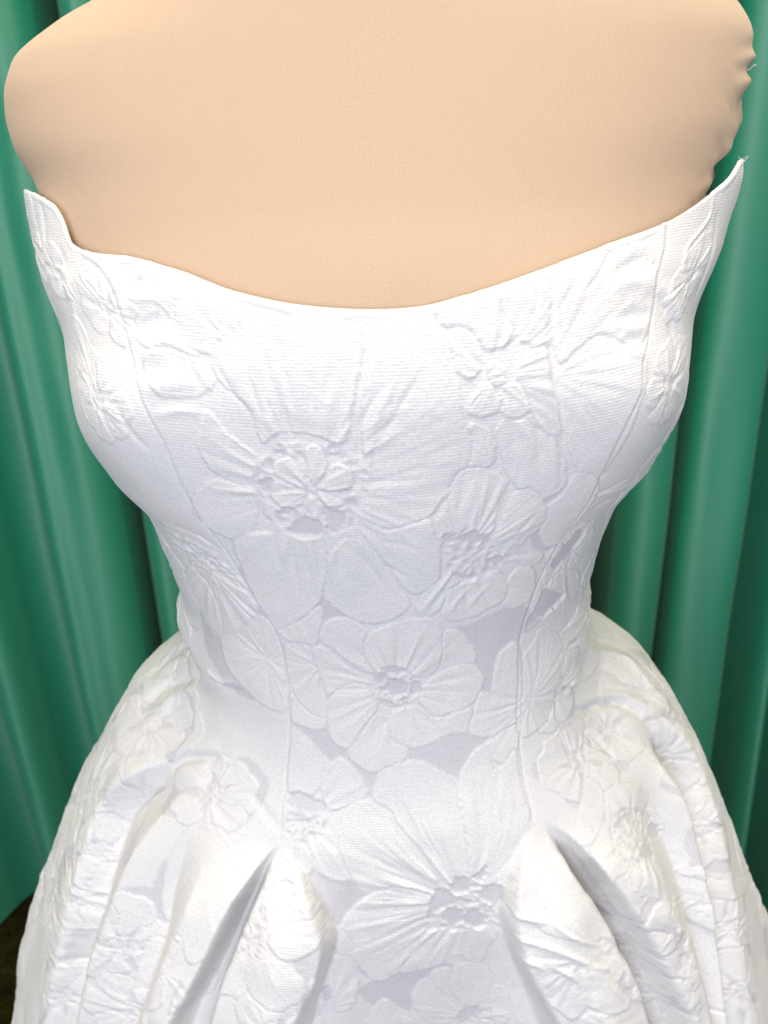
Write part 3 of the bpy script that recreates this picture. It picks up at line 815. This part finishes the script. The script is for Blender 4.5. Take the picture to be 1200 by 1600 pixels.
# A: the largest flower of the bodice
flower((488, 768), [[(395, 762), (350, 745), (318, 758), (300, 790), (322, 820), (362, 840), (392, 828), (402, 802)],
                    [(402, 712), (360, 680), (322, 640), (310, 690), (328, 730), (356, 748), (394, 756)],
                    [(410, 692), (390, 640), (350, 600), (332, 570), (352, 530), (410, 505), (470, 494), (535, 500), (566, 530), (556, 600), (548, 650), (536, 692), (500, 682), (450, 674), (425, 680)],
                    [(572, 735), (568, 690), (570, 640), (578, 560), (586, 525), (602, 508), (625, 502), (655, 512), (685, 526), (702, 552), (716, 600), (722, 655), (736, 695), (728, 732), (712, 757), (690, 782), (667, 808), (640, 818), (606, 824), (575, 815), (558, 800), (566, 768)],
                    [(562, 815), (600, 829), (640, 822), (672, 812), (688, 845), (688, 880), (685, 905), (665, 922), (640, 925), (605, 880), (575, 845)],
                    [(430, 832), (460, 826), (500, 840), (512, 872), (510, 910), (498, 942), (468, 966), (430, 982), (402, 942), (382, 892), (366, 852), (388, 834)],
                    [(512, 905), (513, 872), (530, 850), (545, 840), (572, 852), (600, 882), (622, 915), (640, 945), (615, 966), (580, 974), (550, 966), (520, 945), (508, 930)]],
       heart=[(402, 785), (398, 740), (412, 705), (440, 692), (480, 690), (520, 692), (560, 708), (573, 740), (568, 790), (545, 828), (500, 842), (450, 835), (415, 815)],
       holes=[[(450, 830), (462, 815), (478, 808), (500, 815), (508, 832), (490, 840), (468, 838)], [(506, 790), (525, 798), (542, 806), (535, 828), (515, 834), (508, 815)], [(405, 760), (415, 745), (428, 752), (420, 772)], [(430, 800), (450, 792), (460, 800), (440, 806)]], H=.00048, vein=1.0, fs=.75,
       star=[[(428, 722), (455, 712), (476, 745), (482, 764), (455, 758), (430, 742)], [(476, 700), (500, 694), (512, 730), (492, 762), (480, 738)], [(520, 722), (548, 730), (552, 760), (522, 768), (496, 764), (508, 742)],
             [(495, 770), (522, 774), (540, 790), (512, 794)], [(422, 772), (455, 764), (482, 768), (470, 790), (440, 794)], [(484, 774), (494, 776), (500, 806), (486, 812), (478, 792)]])
# D
flower((728, 868), [[(770, 852), (790, 800), (800, 772), (830, 765), (852, 790), (846, 820), (822, 842), (802, 868), (786, 862)],
                    [(776, 892), (802, 868), (846, 862), (840, 880), (818, 885), (792, 905)],
                    [(690, 800), (700, 785), (714, 792), (716, 832), (692, 846), (680, 822)],
                    [(714, 832), (702, 790), (710, 747), (730, 733), (757, 732), (785, 745), (792, 762), (776, 802), (766, 832), (740, 832)],
                    [(650, 950), (666, 925), (690, 905), (710, 890), (716, 912), (697, 936), (682, 956), (662, 966)],
                    [(792, 905), (812, 885), (835, 890), (830, 930), (800, 950), (784, 938)],
                    [(700, 922), (738, 906), (776, 890), (792, 912), (786, 936), (762, 951), (732, 965), (702, 968), (690, 956), (696, 938)]],
       heart=[(694, 852), (706, 834), (740, 826), (772, 840), (778, 862), (790, 872), (776, 890), (745, 906), (715, 906), (698, 886)],
       holes=[[(715, 840), (735, 830), (760, 838), (752, 848), (728, 850)], [(690, 838), (700, 832), (708, 840), (700, 850)], [(765, 872), (785, 870), (780, 882), (768, 884)]], vein=1.2)
# petals along the left seam
flower((500, 1040), [[(435, 986), (470, 970), (500, 948), (503, 985), (495, 1005), (485, 1010), (460, 1010), (440, 1005)],
                     [(446, 1010), (482, 1008), (490, 1030), (502, 1070), (512, 1100), (508, 1120), (482, 1110), (456, 1070)],
                     [(455, 1165), (465, 1153), (477, 1155), (491, 1170), (501, 1187), (503, 1212), (490, 1240), (455, 1242), (450, 1200)],
                     [(455, 1085), (480, 1112), (508, 1125), (500, 1140), (470, 1132), (455, 1120)]], vein=.7)
# E: flower at the waist
flower((620, 1075), [[(502, 1000), (508, 972), (542, 966), (572, 984), (574, 1020), (590, 1050), (560, 1045), (516, 1010)],
                     [(488, 1020), (492, 1010), (510, 1015), (541, 1040), (581, 1068), (556, 1066), (526, 1080), (516, 1092), (505, 1065)],
                     [(590, 1050), (573, 1030), (570, 1005), (585, 985), (620, 972), (655, 965), (680, 968), (692, 990), (691, 1020), (681, 1045), (656, 1058), (640, 1048), (625, 1042), (605, 1045)],
                     [(693, 990), (705, 983), (722, 990), (738, 1010), (743, 1031), (725, 1037), (700, 1047), (676, 1060), (692, 1032)],
                     [(620, 1112), (650, 1102), (676, 1120), (702, 1118), (732, 1104), (741, 1125), (735, 1143), (696, 1148), (675, 1160), (645, 1168), (620, 1160), (607, 1140), (606, 1122)],
                     [(660, 1072), (680, 1056), (706, 1042), (736, 1036), (752, 1050), (755, 1068), (745, 1090), (725, 1107), (700, 1114), (680, 1117), (661, 1105), (655, 1090)],
                     [(590, 1115), (606, 1136), (613, 1156), (637, 1170), (631, 1186), (610, 1198), (586, 1206), (560, 1196), (545, 1180), (549, 1164), (571, 1140)],
                     [(520, 1086), (556, 1066), (580, 1080), (590, 1106), (571, 1131), (549, 1164), (536, 1168), (520, 1156), (513, 1131), (512, 1106)]],
       heart=[(588, 1060), (600, 1045), (625, 1040), (636, 1054), (655, 1064), (660, 1080), (651, 1100), (630, 1111), (600, 1106), (590, 1090)],
       holes=[[(584, 1062), (592, 1050), (604, 1056), (600, 1066), (592, 1072)], [(604, 1064), (620, 1060), (636, 1068), (638, 1082), (622, 1090), (608, 1080)], [(640, 1066), (656, 1066), (658, 1082), (646, 1084)], [(596, 1092), (612, 1098), (632, 1104), (620, 1109), (600, 1104)], [(598, 1044), (620, 1041), (634, 1046), (624, 1054), (606, 1054)]], vein=.9)
# K: petals cut by the right seam
flower((830, 1090), [[(835, 1000), (845, 980), (868, 985), (880, 1020), (872, 1065), (856, 1120), (832, 1144), (812, 1142), (812, 1040)],
                     [(775, 1042), (785, 1016), (808, 1004), (814, 1050), (812, 1096), (790, 1092), (770, 1076)],
                     [(742, 1105), (752, 1082), (767, 1085), (812, 1096), (808, 1140), (762, 1150), (736, 1144)],
                     [(760, 1160), (790, 1140), (810, 1132), (808, 1172), (790, 1190), (771, 1186), (756, 1168)]], vein=.6)
# G: small flower on the left of the front panel
flower((480, 1275), [[(503, 1216), (520, 1190), (536, 1187), (556, 1205), (571, 1226), (570, 1245), (546, 1256), (520, 1265), (505, 1250)],
                     [(442, 1252), (455, 1240), (475, 1245), (480, 1290), (450, 1300)],
                     [(508, 1300), (521, 1310), (530, 1348), (548, 1370), (541, 1376), (515, 1371), (490, 1352), (478, 1326)],
                     [(466, 1318), (484, 1330), (488, 1360), (474, 1366), (462, 1340)]],
       heart=[(448, 1250), (460, 1238), (490, 1245), (512, 1256), (512, 1290), (490, 1318), (460, 1316), (446, 1290)],
       holes=[[(450, 1246), (460, 1236), (488, 1244), (510, 1256), (502, 1270), (470, 1268), (456, 1262)]], vein=.9)
# H: large flower at the bottom of the front panel
flower((728, 1408), [[(770, 1392), (802, 1376), (798, 1440), (790, 1482), (776, 1450)],
                     [(590, 1216), (605, 1200), (640, 1190), (670, 1195), (700, 1214), (714, 1240), (726, 1290), (733, 1370), (706, 1382), (686, 1370), (661, 1330), (626, 1290), (606, 1260), (584, 1250)],
                     [(726, 1290), (718, 1222), (735, 1182), (752, 1166), (765, 1180), (772, 1202), (786, 1196), (806, 1172), (820, 1250), (830, 1282), (812, 1330), (802, 1370), (770, 1386), (740, 1376), (733, 1360)],
                     [(533, 1290), (540, 1266), (560, 1251), (580, 1252), (602, 1270), (622, 1305), (642, 1336), (682, 1372), (676, 1401), (650, 1388), (611, 1390), (581, 1397), (560, 1386), (540, 1350), (530, 1320)],
                     [(726, 1450), (760, 1445), (776, 1420), (778, 1456), (760, 1481), (755, 1500), (735, 1501)],
                     [(533, 1450), (545, 1426), (575, 1401), (611, 1388), (651, 1392), (676, 1405), (668, 1440), (640, 1500), (612, 1526), (585, 1530), (556, 1501), (540, 1470)],
                     [(628, 1516), (662, 1462), (690, 1450), (721, 1450), (736, 1500), (715, 1490), (690, 1505), (661, 1513)]],
       heart=[(672, 1405), (690, 1388), (712, 1378), (740, 1380), (772, 1388), (776, 1418), (758, 1446), (722, 1452), (690, 1450), (672, 1430)],
       holes=[[(676, 1404), (684, 1386), (702, 1392), (712, 1405), (700, 1418), (682, 1424), (672, 1440), (666, 1432)], [(704, 1384), (718, 1369), (735, 1379), (730, 1394), (712, 1396)],
              [(748, 1396), (764, 1381), (784, 1384), (776, 1416), (756, 1408)], [(694, 1426), (705, 1417), (720, 1425), (723, 1440), (706, 1448), (694, 1440)],
              [(727, 1430), (741, 1420), (751, 1426), (757, 1446), (738, 1449), (725, 1441)], [(720, 1410), (730, 1406), (738, 1411), (728, 1415)], [(738, 1372), (750, 1360), (760, 1351), (756, 1376)]], vein=1.25, freq=11)
# I, J: small flowers at the bottom edge of the picture
flower((735, 1590), [[(671, 1526), (690, 1512), (706, 1516), (706, 1545), (715, 1561), (690, 1551)],
                     [(645, 1561), (650, 1541), (668, 1528), (690, 1550), (725, 1571), (711, 1590), (690, 1600), (661, 1591)],
                     [(704, 1540), (710, 1511), (735, 1503), (760, 1510), (768, 1536), (760, 1561), (731, 1571), (711, 1556)],
                     [(770, 1540), (790, 1545), (795, 1590), (775, 1600), (766, 1570)]],
       heart=[(712, 1592), (725, 1574), (760, 1572), (770, 1590), (760, 1615), (720, 1615)], holes=[[(712, 1590), (722, 1578), (750, 1572), (745, 1582), (728, 1600)]])
flower((512, 1575), [[(505, 1440), (525, 1445), (546, 1465), (551, 1481), (541, 1496), (525, 1481), (512, 1460)],
                     [(515, 1501), (541, 1495), (558, 1526), (560, 1546), (550, 1571), (530, 1581), (520, 1561), (515, 1531)],
                     [(488, 1530), (500, 1525), (508, 1560), (498, 1575), (485, 1560)],
                     [(478, 1580), (498, 1578), (505, 1605), (480, 1610)]], holes=[[(505, 1545), (510, 1536), (518, 1545), (518, 1562), (510, 1566)]])
flower((605, 1640), [[(574, 1602), (588, 1570), (604, 1560), (616, 1575), (621, 1602), (600, 1625)], [(622, 1600), (630, 1588), (645, 1592), (648, 1612), (630, 1622)]])
# lilac petals on the left side panel
flower((330, 890), [[(305, 932), (290, 892), (330, 870), (380, 920), (402, 952), (382, 985), (352, 996), (326, 972)],
                    [(262, 842), (300, 850), (350, 880), (395, 925), (380, 915), (330, 868), (290, 860)]], vein=1.4, freq=14)
flower((420, 1030), [[(346, 996), (370, 990), (386, 976), (408, 962), (430, 986), (441, 1020), (448, 1100), (430, 1110), (400, 1092), (371, 1061), (356, 1040)]], vein=.7)
# right side under the bust
flower((880, 860), [[(845, 960), (850, 920), (880, 890), (905, 900), (900, 950), (870, 985)]], holes=[[(835, 952), (850, 922), (872, 922), (880, 932), (852, 960), (822, 982)], [(862, 880), (885, 850), (905, 825), (912, 835), (890, 865), (870, 890)]], vein=.8)
# fold piece left
flower((402, 1450), [[(355, 1510), (375, 1495), (386, 1530), (376, 1562), (355, 1552)],
                     [(410, 1412), (420, 1390), (440, 1374), (470, 1390), (490, 1408), (496, 1426), (450, 1446), (420, 1461)],
                     [(384, 1520), (400, 1505), (430, 1500), (460, 1520), (476, 1541), (466, 1566), (440, 1580), (411, 1571), (390, 1551)],
                     [(420, 1466), (450, 1446), (496, 1430), (504, 1461), (490, 1485), (460, 1500), (430, 1490)]],
       heart=[(375, 1450), (385, 1425), (405, 1418), (420, 1440), (418, 1475), (400, 1500), (380, 1490)], vein=.8)
flower((425, 1345), [[(412, 1385), (425, 1345), (442, 1325), (460, 1350), (476, 1385), (440, 1372), (420, 1388)]], vein=.6)
flower((430, 1620), [[(370, 1570), (388, 1555), (410, 1575), (440, 1585), (420, 1610), (380, 1605)], [(442, 1588), (462, 1572), (470, 1600), (450, 1615)]])
# big left skirt fold
flower((345, 1300), [[(262, 1350), (300, 1290), (350, 1300), (372, 1360), (352, 1440), (312, 1502), (291, 1500), (281, 1460), (262, 1436)]], vein=.5)
flower((260, 1520), [[(225, 1490), (250, 1450), (275, 1470), (285, 1520), (262, 1560), (230, 1580), (215, 1540)]], vein=.7)
# flower on the right skirt fold
flower((989, 1297), [[(950, 1272), (945, 1240), (970, 1224), (1000, 1230), (1012, 1250), (1000, 1276)],
                     [(902, 1312), (905, 1270), (915, 1215), (940, 1230), (942, 1275), (930, 1312), (915, 1322)],
                     [(940, 1342), (936, 1320), (956, 1310), (976, 1330), (981, 1360), (962, 1372), (946, 1375)],
                     [(955, 1400), (980, 1364), (1002, 1360), (1012, 1400), (1000, 1425), (975, 1430)],
                     [(1005, 1350), (1030, 1338), (1058, 1366), (1073, 1396), (1040, 1406), (1012, 1400)],
                     [(1012, 1262), (1028, 1275), (1034, 1300), (1022, 1318), (1010, 1300)]],
       heart=[(952, 1290), (965, 1268), (990, 1262), (1015, 1275), (1022, 1305), (1018, 1338), (990, 1348), (960, 1330)],
       holes=[[(1014, 1292), (1028, 1288), (1030, 1306), (1016, 1310)], [(1002, 1325), (1014, 1318), (1022, 1332), (1010, 1345)], [(968, 1275), (985, 1270), (990, 1280), (972, 1284)]], vein=.9)
# right fold piece
flower((830, 1320), [[(842, 1335), (870, 1330), (905, 1380), (935, 1438), (944, 1466), (930, 1470), (896, 1456), (860, 1432), (846, 1402)],
                     [(806, 1400), (822, 1380), (845, 1410), (870, 1442), (905, 1466), (860, 1460), (825, 1438), (803, 1430)]], vein=.6)
flower((905, 1500), [[(806, 1482), (850, 1478), (895, 1505), (916, 1546), (920, 1566), (905, 1586), (890, 1592), (850, 1560), (822, 1520)],
                     [(905, 1530), (920, 1510), (950, 1514), (966, 1541), (985, 1572), (955, 1585), (920, 1571)],
                     [(945, 1480), (962, 1486), (975, 1515), (962, 1535), (948, 1505)]], vein=.9)
flower((960, 1610), [[(905, 1600), (925, 1580), (955, 1590), (975, 1612), (940, 1630)]])

# --- sharp little ridges, puckers and pulls in the cloth
for px, a, w in [
    # shadows of the easing beside the left bust seam
    ([(196, 452), (215, 444), (250, 440)], -.0009, .0030), ([(198, 515), (225, 506), (275, 494)], -.0010, .0032), ([(210, 582), (235, 578), (262, 572)], -.0009, .0034),
    ([(200, 480), (230, 474), (270, 468)], .0007, .003), ([(212, 548), (245, 542), (290, 536)], .0007, .0035), ([(222, 612), (260, 602), (310, 598)], .0009, .003),
    ([(240, 650), (280, 642), (315, 645)], .0006, .0016), ([(180, 425), (205, 418), (235, 416)], -.0008, .0025),
    # same on the right
    ([(1026, 420), (1000, 408), (975, 418), (960, 428)], -.0009, .003), ([(1018, 452), (995, 440), (960, 445)], .0007, .003), ([(1013, 497), (990, 492), (960, 496)], -.0008, .0026),
    ([(1010, 515), (985, 512), (955, 510)], .0006, .0025), ([(1010, 534), (990, 532), (970, 534)], -.0007, .0024), ([(1008, 553), (990, 552), (965, 548)], .0006, .002),
    # fluting of the upper petals
    ([(410, 545), (418, 580), (420, 620)], -.0005, .0010), ([(435, 530), (437, 560), (436, 580)], -.0005, .0010), ([(447, 580), (452, 610), (455, 640)], -.0005, .0009),
    ([(483, 580), (484, 610), (484, 640)], -.0005, .0010), ([(517, 565), (512, 595), (508, 630)], -.0005, .0010), ([(340, 570), (362, 610), (400, 650)], -.0006, .0011),
    ([(385, 575), (400, 620), (412, 655)], -.0005, .0010), ([(600, 600), (575, 640), (560, 670)], -.0006, .0011), ([(620, 590), (595, 640), (575, 690)], .0005, .0011), ([(640, 610), (610, 660), (580, 710)], -.0004, .0010),
    ([(660, 575), (640, 610), (625, 635)], -.0003, .001), ([(560, 660), (562, 700), (558, 740)], -.0006, .0011), ([(576, 690), (576, 730), (574, 760)], .0006, .0010),
    ([(855, 500), (863, 560), (872, 620), (885, 690)], -.0010, .0018), ([(845, 505), (852, 560), (862, 625), (876, 690)], .0005, .0014), ([(870, 490), (885, 465), (900, 440)], -.0006, .0012),
    ([(915, 455), (935, 430), (950, 400), (958, 385)], -.0007, .0012), ([(785, 470), (782, 490), (780, 505)], -.0005, .0010), ([(810, 470), (808, 500), (806, 520)], -.0005, .001), ([(835, 450), (838, 475), (832, 500)], -.0006, .001),
    ([(720, 470), (722, 485), (720, 500)], -.0004, .0009), ([(748, 475), (755, 495), (757, 510)], -.0004, .0009), ([(690, 480), (686, 495), (690, 505)], -.0004, .0009),
    ([(838, 660), (842, 700), (846, 740)], -.0006, .0011), ([(870, 690), (876, 720), (880, 750)], -.0005, .0011), ([(860, 690), (866, 725), (868, 760)], .0004, .001),
    ([(745, 800), (740, 770), (742, 745)], .0005, .0012), ([(772, 800), (778, 775), (780, 760)], .0006, .0010), ([(715, 800), (722, 775), (722, 750)], -.0006, .0011),
    ([(780, 880), (800, 845), (835, 812)], .0006, .0011), ([(785, 865), (812, 830), (840, 795)], -.0005, .0011),
    ([(430, 840), (435, 870), (438, 890)], -.0007, .0012), ([(455, 845), (460, 880), (466, 925)], -.0008, .0011), ([(470, 845), (478, 880), (482, 905)], -.0007, .0010), ([(440, 870), (438, 900), (436, 930)], -.0003, .0009),
    ([(540, 848), (570, 880), (600, 915)], -.0007, .0011), ([(525, 860), (528, 880), (530, 900)], -.0006, .0009), ([(598, 880), (620, 893), (640, 905)], -.0006, .0011), ([(590, 845), (625, 850), (655, 858)], -.0004, .0011),
    ([(700, 960), (715, 935), (735, 915)], .0006, .0010), ([(725, 955), (745, 930), (765, 910)], .0005, .001), ([(670, 950), (690, 930), (705, 905)], -.0005, .001),
    # creases where the skirt leaves the waist
    ([(310, 1043), (270, 1068), (225, 1108)], -.0022, .0038), ([(330, 1058), (285, 1083), (245, 1118), (215, 1150)], .0018, .004), ([(300, 1000), (262, 1030), (232, 1070)], -.0016, .004),
    ([(345, 1183), (310, 1184), (280, 1191), (240, 1222)], -.0028, .0030), ([(345, 1170), (300, 1168), (262, 1180)], .0018, .0040), ([(365, 1190), (330, 1215), (310, 1245)], -.0012, .003),
    ([(322, 1045), (340, 1062), (372, 1066)], .0016, .0020), ([(330, 1056), (350, 1074), (378, 1078)], -.0013, .0020), ([(440, 1300), (410, 1262), (395, 1240)], -.0010, .0022),
    ([(916, 992), (970, 1012), (1015, 1050), (1040, 1080)], -.0016, .0035), ([(905, 1005), (960, 1022), (1005, 1062), (1050, 1112)], .0015, .0035), ([(898, 1030), (945, 1045), (990, 1080)], -.0010, .003),
    ([(893, 1112), (925, 1107), (955, 1099), (985, 1108), (1020, 1142)], -.0030, .0032), ([(900, 1098), (950, 1085), (995, 1095), (1030, 1125)], .0016, .0040), ([(890, 1135), (925, 1150), (960, 1190)], -.0010, .002),
    ([(912, 985), (902, 1000), (885, 1010)], -.0016, .0018), ([(880, 1090), (895, 1060), (905, 1035)], .0014, .0022),
    # ridges in the fold pieces
    ([(803, 1425), (828, 1436), (855, 1442)], .0014, .0013), ([(800, 1455), (825, 1472), (862, 1482), (900, 1498), (948, 1516)], .0014, .0014), ([(860, 1440), (898, 1466), (938, 1478)], .0013, .0013),
    ([(805, 1480), (835, 1505), (850, 1515)], .0012, .0013), ([(862, 1510), (890, 1522), (905, 1535)], .0012, .0013), ([(946, 1535), (962, 1550), (975, 1565)], .0010, .0013), ([(920, 1408), (948, 1420), (972, 1438)], .0014, .0016),
    ([(420, 1385), (445, 1372), (470, 1372)], .0008, .0015), ([(425, 1410), (455, 1392), (480, 1388)], .0008, .0014), ([(432, 1437), (462, 1418), (492, 1412)], .0007, .0014),
    # lines drawn out towards the underside of the bust
    ([(255, 825), (310, 850), (360, 890)], .0007, .0010), ([(262, 835), (320, 872), (370, 915)], -.0008, .0010), ([(250, 812), (300, 832), (350, 862)], -.0007, .0010), ([(300, 880), (330, 920), (350, 960)], -.0006, .001), ([(320, 885), (350, 920), (372, 955)], .0005, .001),
    ([(990, 760), (960, 778), (925, 795)], -.0008, .0011), ([(1000, 745), (970, 764), (930, 775)], .0006, .0011), ([(985, 745), (950, 765), (925, 775)], -.0006, .001),
    # folds of the side piece by the right arm
    ([(1115, 300), (1108, 340), (1075, 385), (1070, 410)], .0007, .0011), ([(1035, 440), (1060, 500), (1072, 560), (1060, 650)], .0012, .0018), ([(1028, 460), (1048, 510), (1058, 560)], -.0009, .0018), ([(1120, 330), (1112, 400), (1085, 470)], -.0009, .002),
    ([(100, 390), (92, 430), (100, 470), (102, 530)], -.0011, .0018), ([(115, 420), (110, 460), (118, 500)], .0007, .0016), ([(62, 310), (68, 350), (72, 390)], -.0009, .0018), ([(183, 630), (200, 670), (235, 705)], -.0008, .0012)]:
    C(px, a, w)

# --- princess seams
SEAML = [(127, 394), (155, 420), (175, 450), (190, 495), (203, 545), (217, 615), (240, 665), (262, 705), (290, 770), (335, 838), (380, 905), (412, 955), (432, 990), (444, 1030), (452, 1090), (452, 1150), (447, 1210), (440, 1270), (436, 1316)]
SEAMR = [(1042, 351), (1040, 385), (1028, 430), (1021, 480), (1014, 530), (1005, 565), (1003, 610), (985, 650), (965, 690), (938, 745), (918, 785), (890, 825), (862, 865), (845, 900), (828, 945), (815, 985), (809, 1030), (808, 1090), (810, 1150), (818, 1210), (833, 1280)]
sl_, sr_ = lk(SEAML), lk(SEAMR)
crease_ij(sl_, -.0008, .0005, False); crease_ij(sr_, -.0008, .0005, False)
# the front panel lies over the seam allowance and stands a little proud of the sides
_i = np.arange(NR); _o = np.argsort(sl_[:, 0]); _jl = np.interp(_i, sl_[_o, 0], sl_[_o, 1]); _o = np.argsort(sr_[:, 0]); _jr = np.interp(_i, sr_[_o, 0], sr_[_o, 1])
_J = np.arange(NC)[None]
_fade = ss(.27, .24, trow)[:, None]
HM += .00050 * _fade * (ss(-1.2, 1.2, _J - _jl[:, None]) * np.exp(-np.clip(_J - _jl[:, None], 0, None) / 16) + ss(1.2, -1.2, _J - _jr[:, None]) * np.exp(-np.clip(_jr[:, None] - _J, 0, None) / 16))

HM = blur_rows(HM, 1)
HM += .00005 * fbm(SC * 700, T * 700, 77, 2)
P2 = P1 + N1 * HM[..., None]
N2 = grid_normals(P2)
PW = P2.copy(); PW[..., 2] += CAMZ
mer = np.cumsum(np.linalg.norm(np.diff(B0, axis=0, prepend=B0[:1]), axis=2), axis=0)
mer = mer - HN[None] * -1
CLOTH = np.stack([SC * (.5 + .5 * np.linalg.norm(B0[..., :2] - np.array([0, .4]), axis=2) / .13), mer, 0 * mer], -1)
ATTR = {'ground': ('FLOAT', GR), 'cloth': ('FLOAT_VECTOR', CLOTH)}

dress = empty('dress', (0, .41, 0), 'white strapless wedding dress with raised woven flowers, basque waist and pleated skirt on the mannequin', 'dress')
PW[..., 1] -= .41
# which panel does each cell belong to
ri = np.arange(NR - 1)
def seam_col(s, tail):
    p = np.concatenate([s, lk(tail)])
    o = np.argsort(p[:, 0]); return np.interp(ri, p[o, 0], p[o, 1])
jl = seam_col(sl_, [(455, 1328), (480, 1368), (507, 1425), (518, 1465), (514, 1505), (502, 1545)])
jr = seam_col(sr_, [(830, 1290), (804, 1340), (789, 1400), (790, 1450), (808, 1510), (828, 1555)])
cj = np.arange(NC - 1)[None] + .5
pan = np.zeros((NR - 1, NC - 1), int)
left = cj < jl[:, None]; right = cj > jr[:, None]
low = T[:-1, :-1] > .262 - .035 * ss(.7, 1.6, np.abs(PHI[:-1, :-1]))
back = np.abs(PHI[:-1, :-1]) > math.radians(100)
pan[left] = 1; pan[right] = 2; pan[left & low] = 3; pan[right & low] = 4; pan[back] = 5; pan[back & low] = 6
names = ['front_panel', 'side_panel', 'side_panel', 'skirt_panel', 'skirt_panel', 'back_panel', 'skirt_back_panel']
labs = ['front panel between the princess seams', 'left side panel under the arm', 'right side panel under the arm', 'left pleated half of the skirt', 'right pleated half of the skirt', None, None]
f4 = np.stack([FID[:-1, :-1], FID[1:, :-1], FID[:-1, 1:], FID[1:, 1:]])
cellf = np.where((f4 > 0).all(0), f4[0], 0)
def islands(m):
    """connected pieces of a cell mask, largest first"""
    ii, jj = np.nonzero(m)
    todo = set(zip(ii.tolist(), jj.tolist())); out = []
    while todo:
        st_ = [todo.pop()]; comp = [st_[0]]
        while st_:
            a, b = st_.pop()
            for n_ in ((a + 1, b), (a - 1, b), (a, b + 1), (a, b - 1)):
                if n_ in todo: todo.remove(n_); st_.append(n_); comp.append(n_)
        out.append(np.array(comp))
    return sorted(out, key=len, reverse=True)
for k, nm in enumerate(names):
    m = pan == k
    pieces = []; free = m & (cellf == 0)
    for f in np.unique(cellf[m]):
        if f == 0: continue
        for q, comp in enumerate(islands(m & (cellf == f))):
            mk = np.zeros_like(m); mk[comp[:, 0], comp[:, 1]] = True
            if len(comp) < 500: free |= mk
            else: pieces.append(('woven_flower' if q == 0 else 'woven_petal', mk))
    po = sub_grid(nm, free, PW, N2, ATTR, JAC, dress)
    if po is None: continue
    if labs[k]: po['label'] = labs[k]
    for pn, mk in pieces: sub_grid(pn, mk, PW, N2, ATTR, JAC, po)

# folded neckline edge: over the top and down inside
def neck_edge():
    top = PW[0]; n = N2[2].copy(); d = PW[8] - PW[0]; d /= np.linalg.norm(d, axis=1, keepdims=True)
    n = n - d * np.sum(n * d, 1, keepdims=True); n /= np.linalg.norm(n, axis=1, keepdims=True)
    prof = [(-.0005, .0036), (.0000, .0022), (.0001, .0008), (.0000, -.0004), (-.0006, -.0010), (-.0016, -.0009), (-.0023, .0002)]
    wob = .00035 * vnoise(scol * 90, 0 * scol, 3)
    rows = [top + n * (a + wob)[:, None] * 1.0 + d * b for a, b in [(x[0] + 0 * wob, x[1]) for x in prof]]
    for k, dpt in ((6, .0026), (20, .0028), (40, .0029), (60, .0029)):
        rows.append(PW[k] - N1[k] * dpt)
    A = np.array(rows)
    N = grid_normals(A)
    A2 = A; jj = np.arange(A.shape[1])
    q = []
    nr, nc = A.shape[:2]
    ii, j2 = np.meshgrid(np.arange(nr - 1), np.arange(nc - 1), indexing='ij')
    q = np.stack([ii * nc + j2, ii * nc + j2 + 1, (ii + 1) * nc + j2 + 1, (ii + 1) * nc + j2], -1).reshape(-1, 4)
    make_mesh('neckline_edge', A.reshape(-1, 3), q, EDGE, dress)
neck_edge()
# frayed ends at the pointed tip on the right
jt = int(np.argmin(HN * (phi > 0) + (phi <= 0)))
tp = PW[0, jt]
for k in range(3):
    v = np.array([random.Random(k).uniform(-.6, 1), random.Random(k + 9).uniform(-.3, .3), random.Random(k + 20).uniform(.3, 1)])
    v /= np.linalg.norm(v)
    t = np.linspace(0, 1, 6)
    tube('frayed_thread', [tp + v * .0022 * s + np.array([.001 * math.sin(k * 2 + s * 3), 0, .0006 * s]) for s in t], 0.00016, EDGE, dress, 5, 1 - .6 * t)

# ------------------------------------------------------------------ a crumb on the carpet
def scrap():
    bmv = []
    rnd = random.Random(3)
    n = 7
    for i in range(5):
        for j in range(n):
            a = j * 2 * math.pi / (n - 1); r = .006 * math.sin(math.pi * (i + .25) / 4.5) * (1 if j in (0, n - 1) else rnd.uniform(.6, 1.2))
            bmv.append((r * math.cos(a) * 1.3, r * math.sin(a), .001 + .0016 * i))
    q = [(i * n + j, i * n + j + 1, (i + 1) * n + j + 1, (i + 1) * n + j) for i in range(4) for j in range(n - 1)]
    o = make_mesh('crumb', np.array(bmv), np.array(q), mat_flat('mustard_lint', (.24, .19, .03)))
    o.location = (-.70, 1.01, .004)
    o['label'] = 'tiny mustard yellow crumb of lint lying on the dark carpet'; o['category'] = 'lint'
scrap()
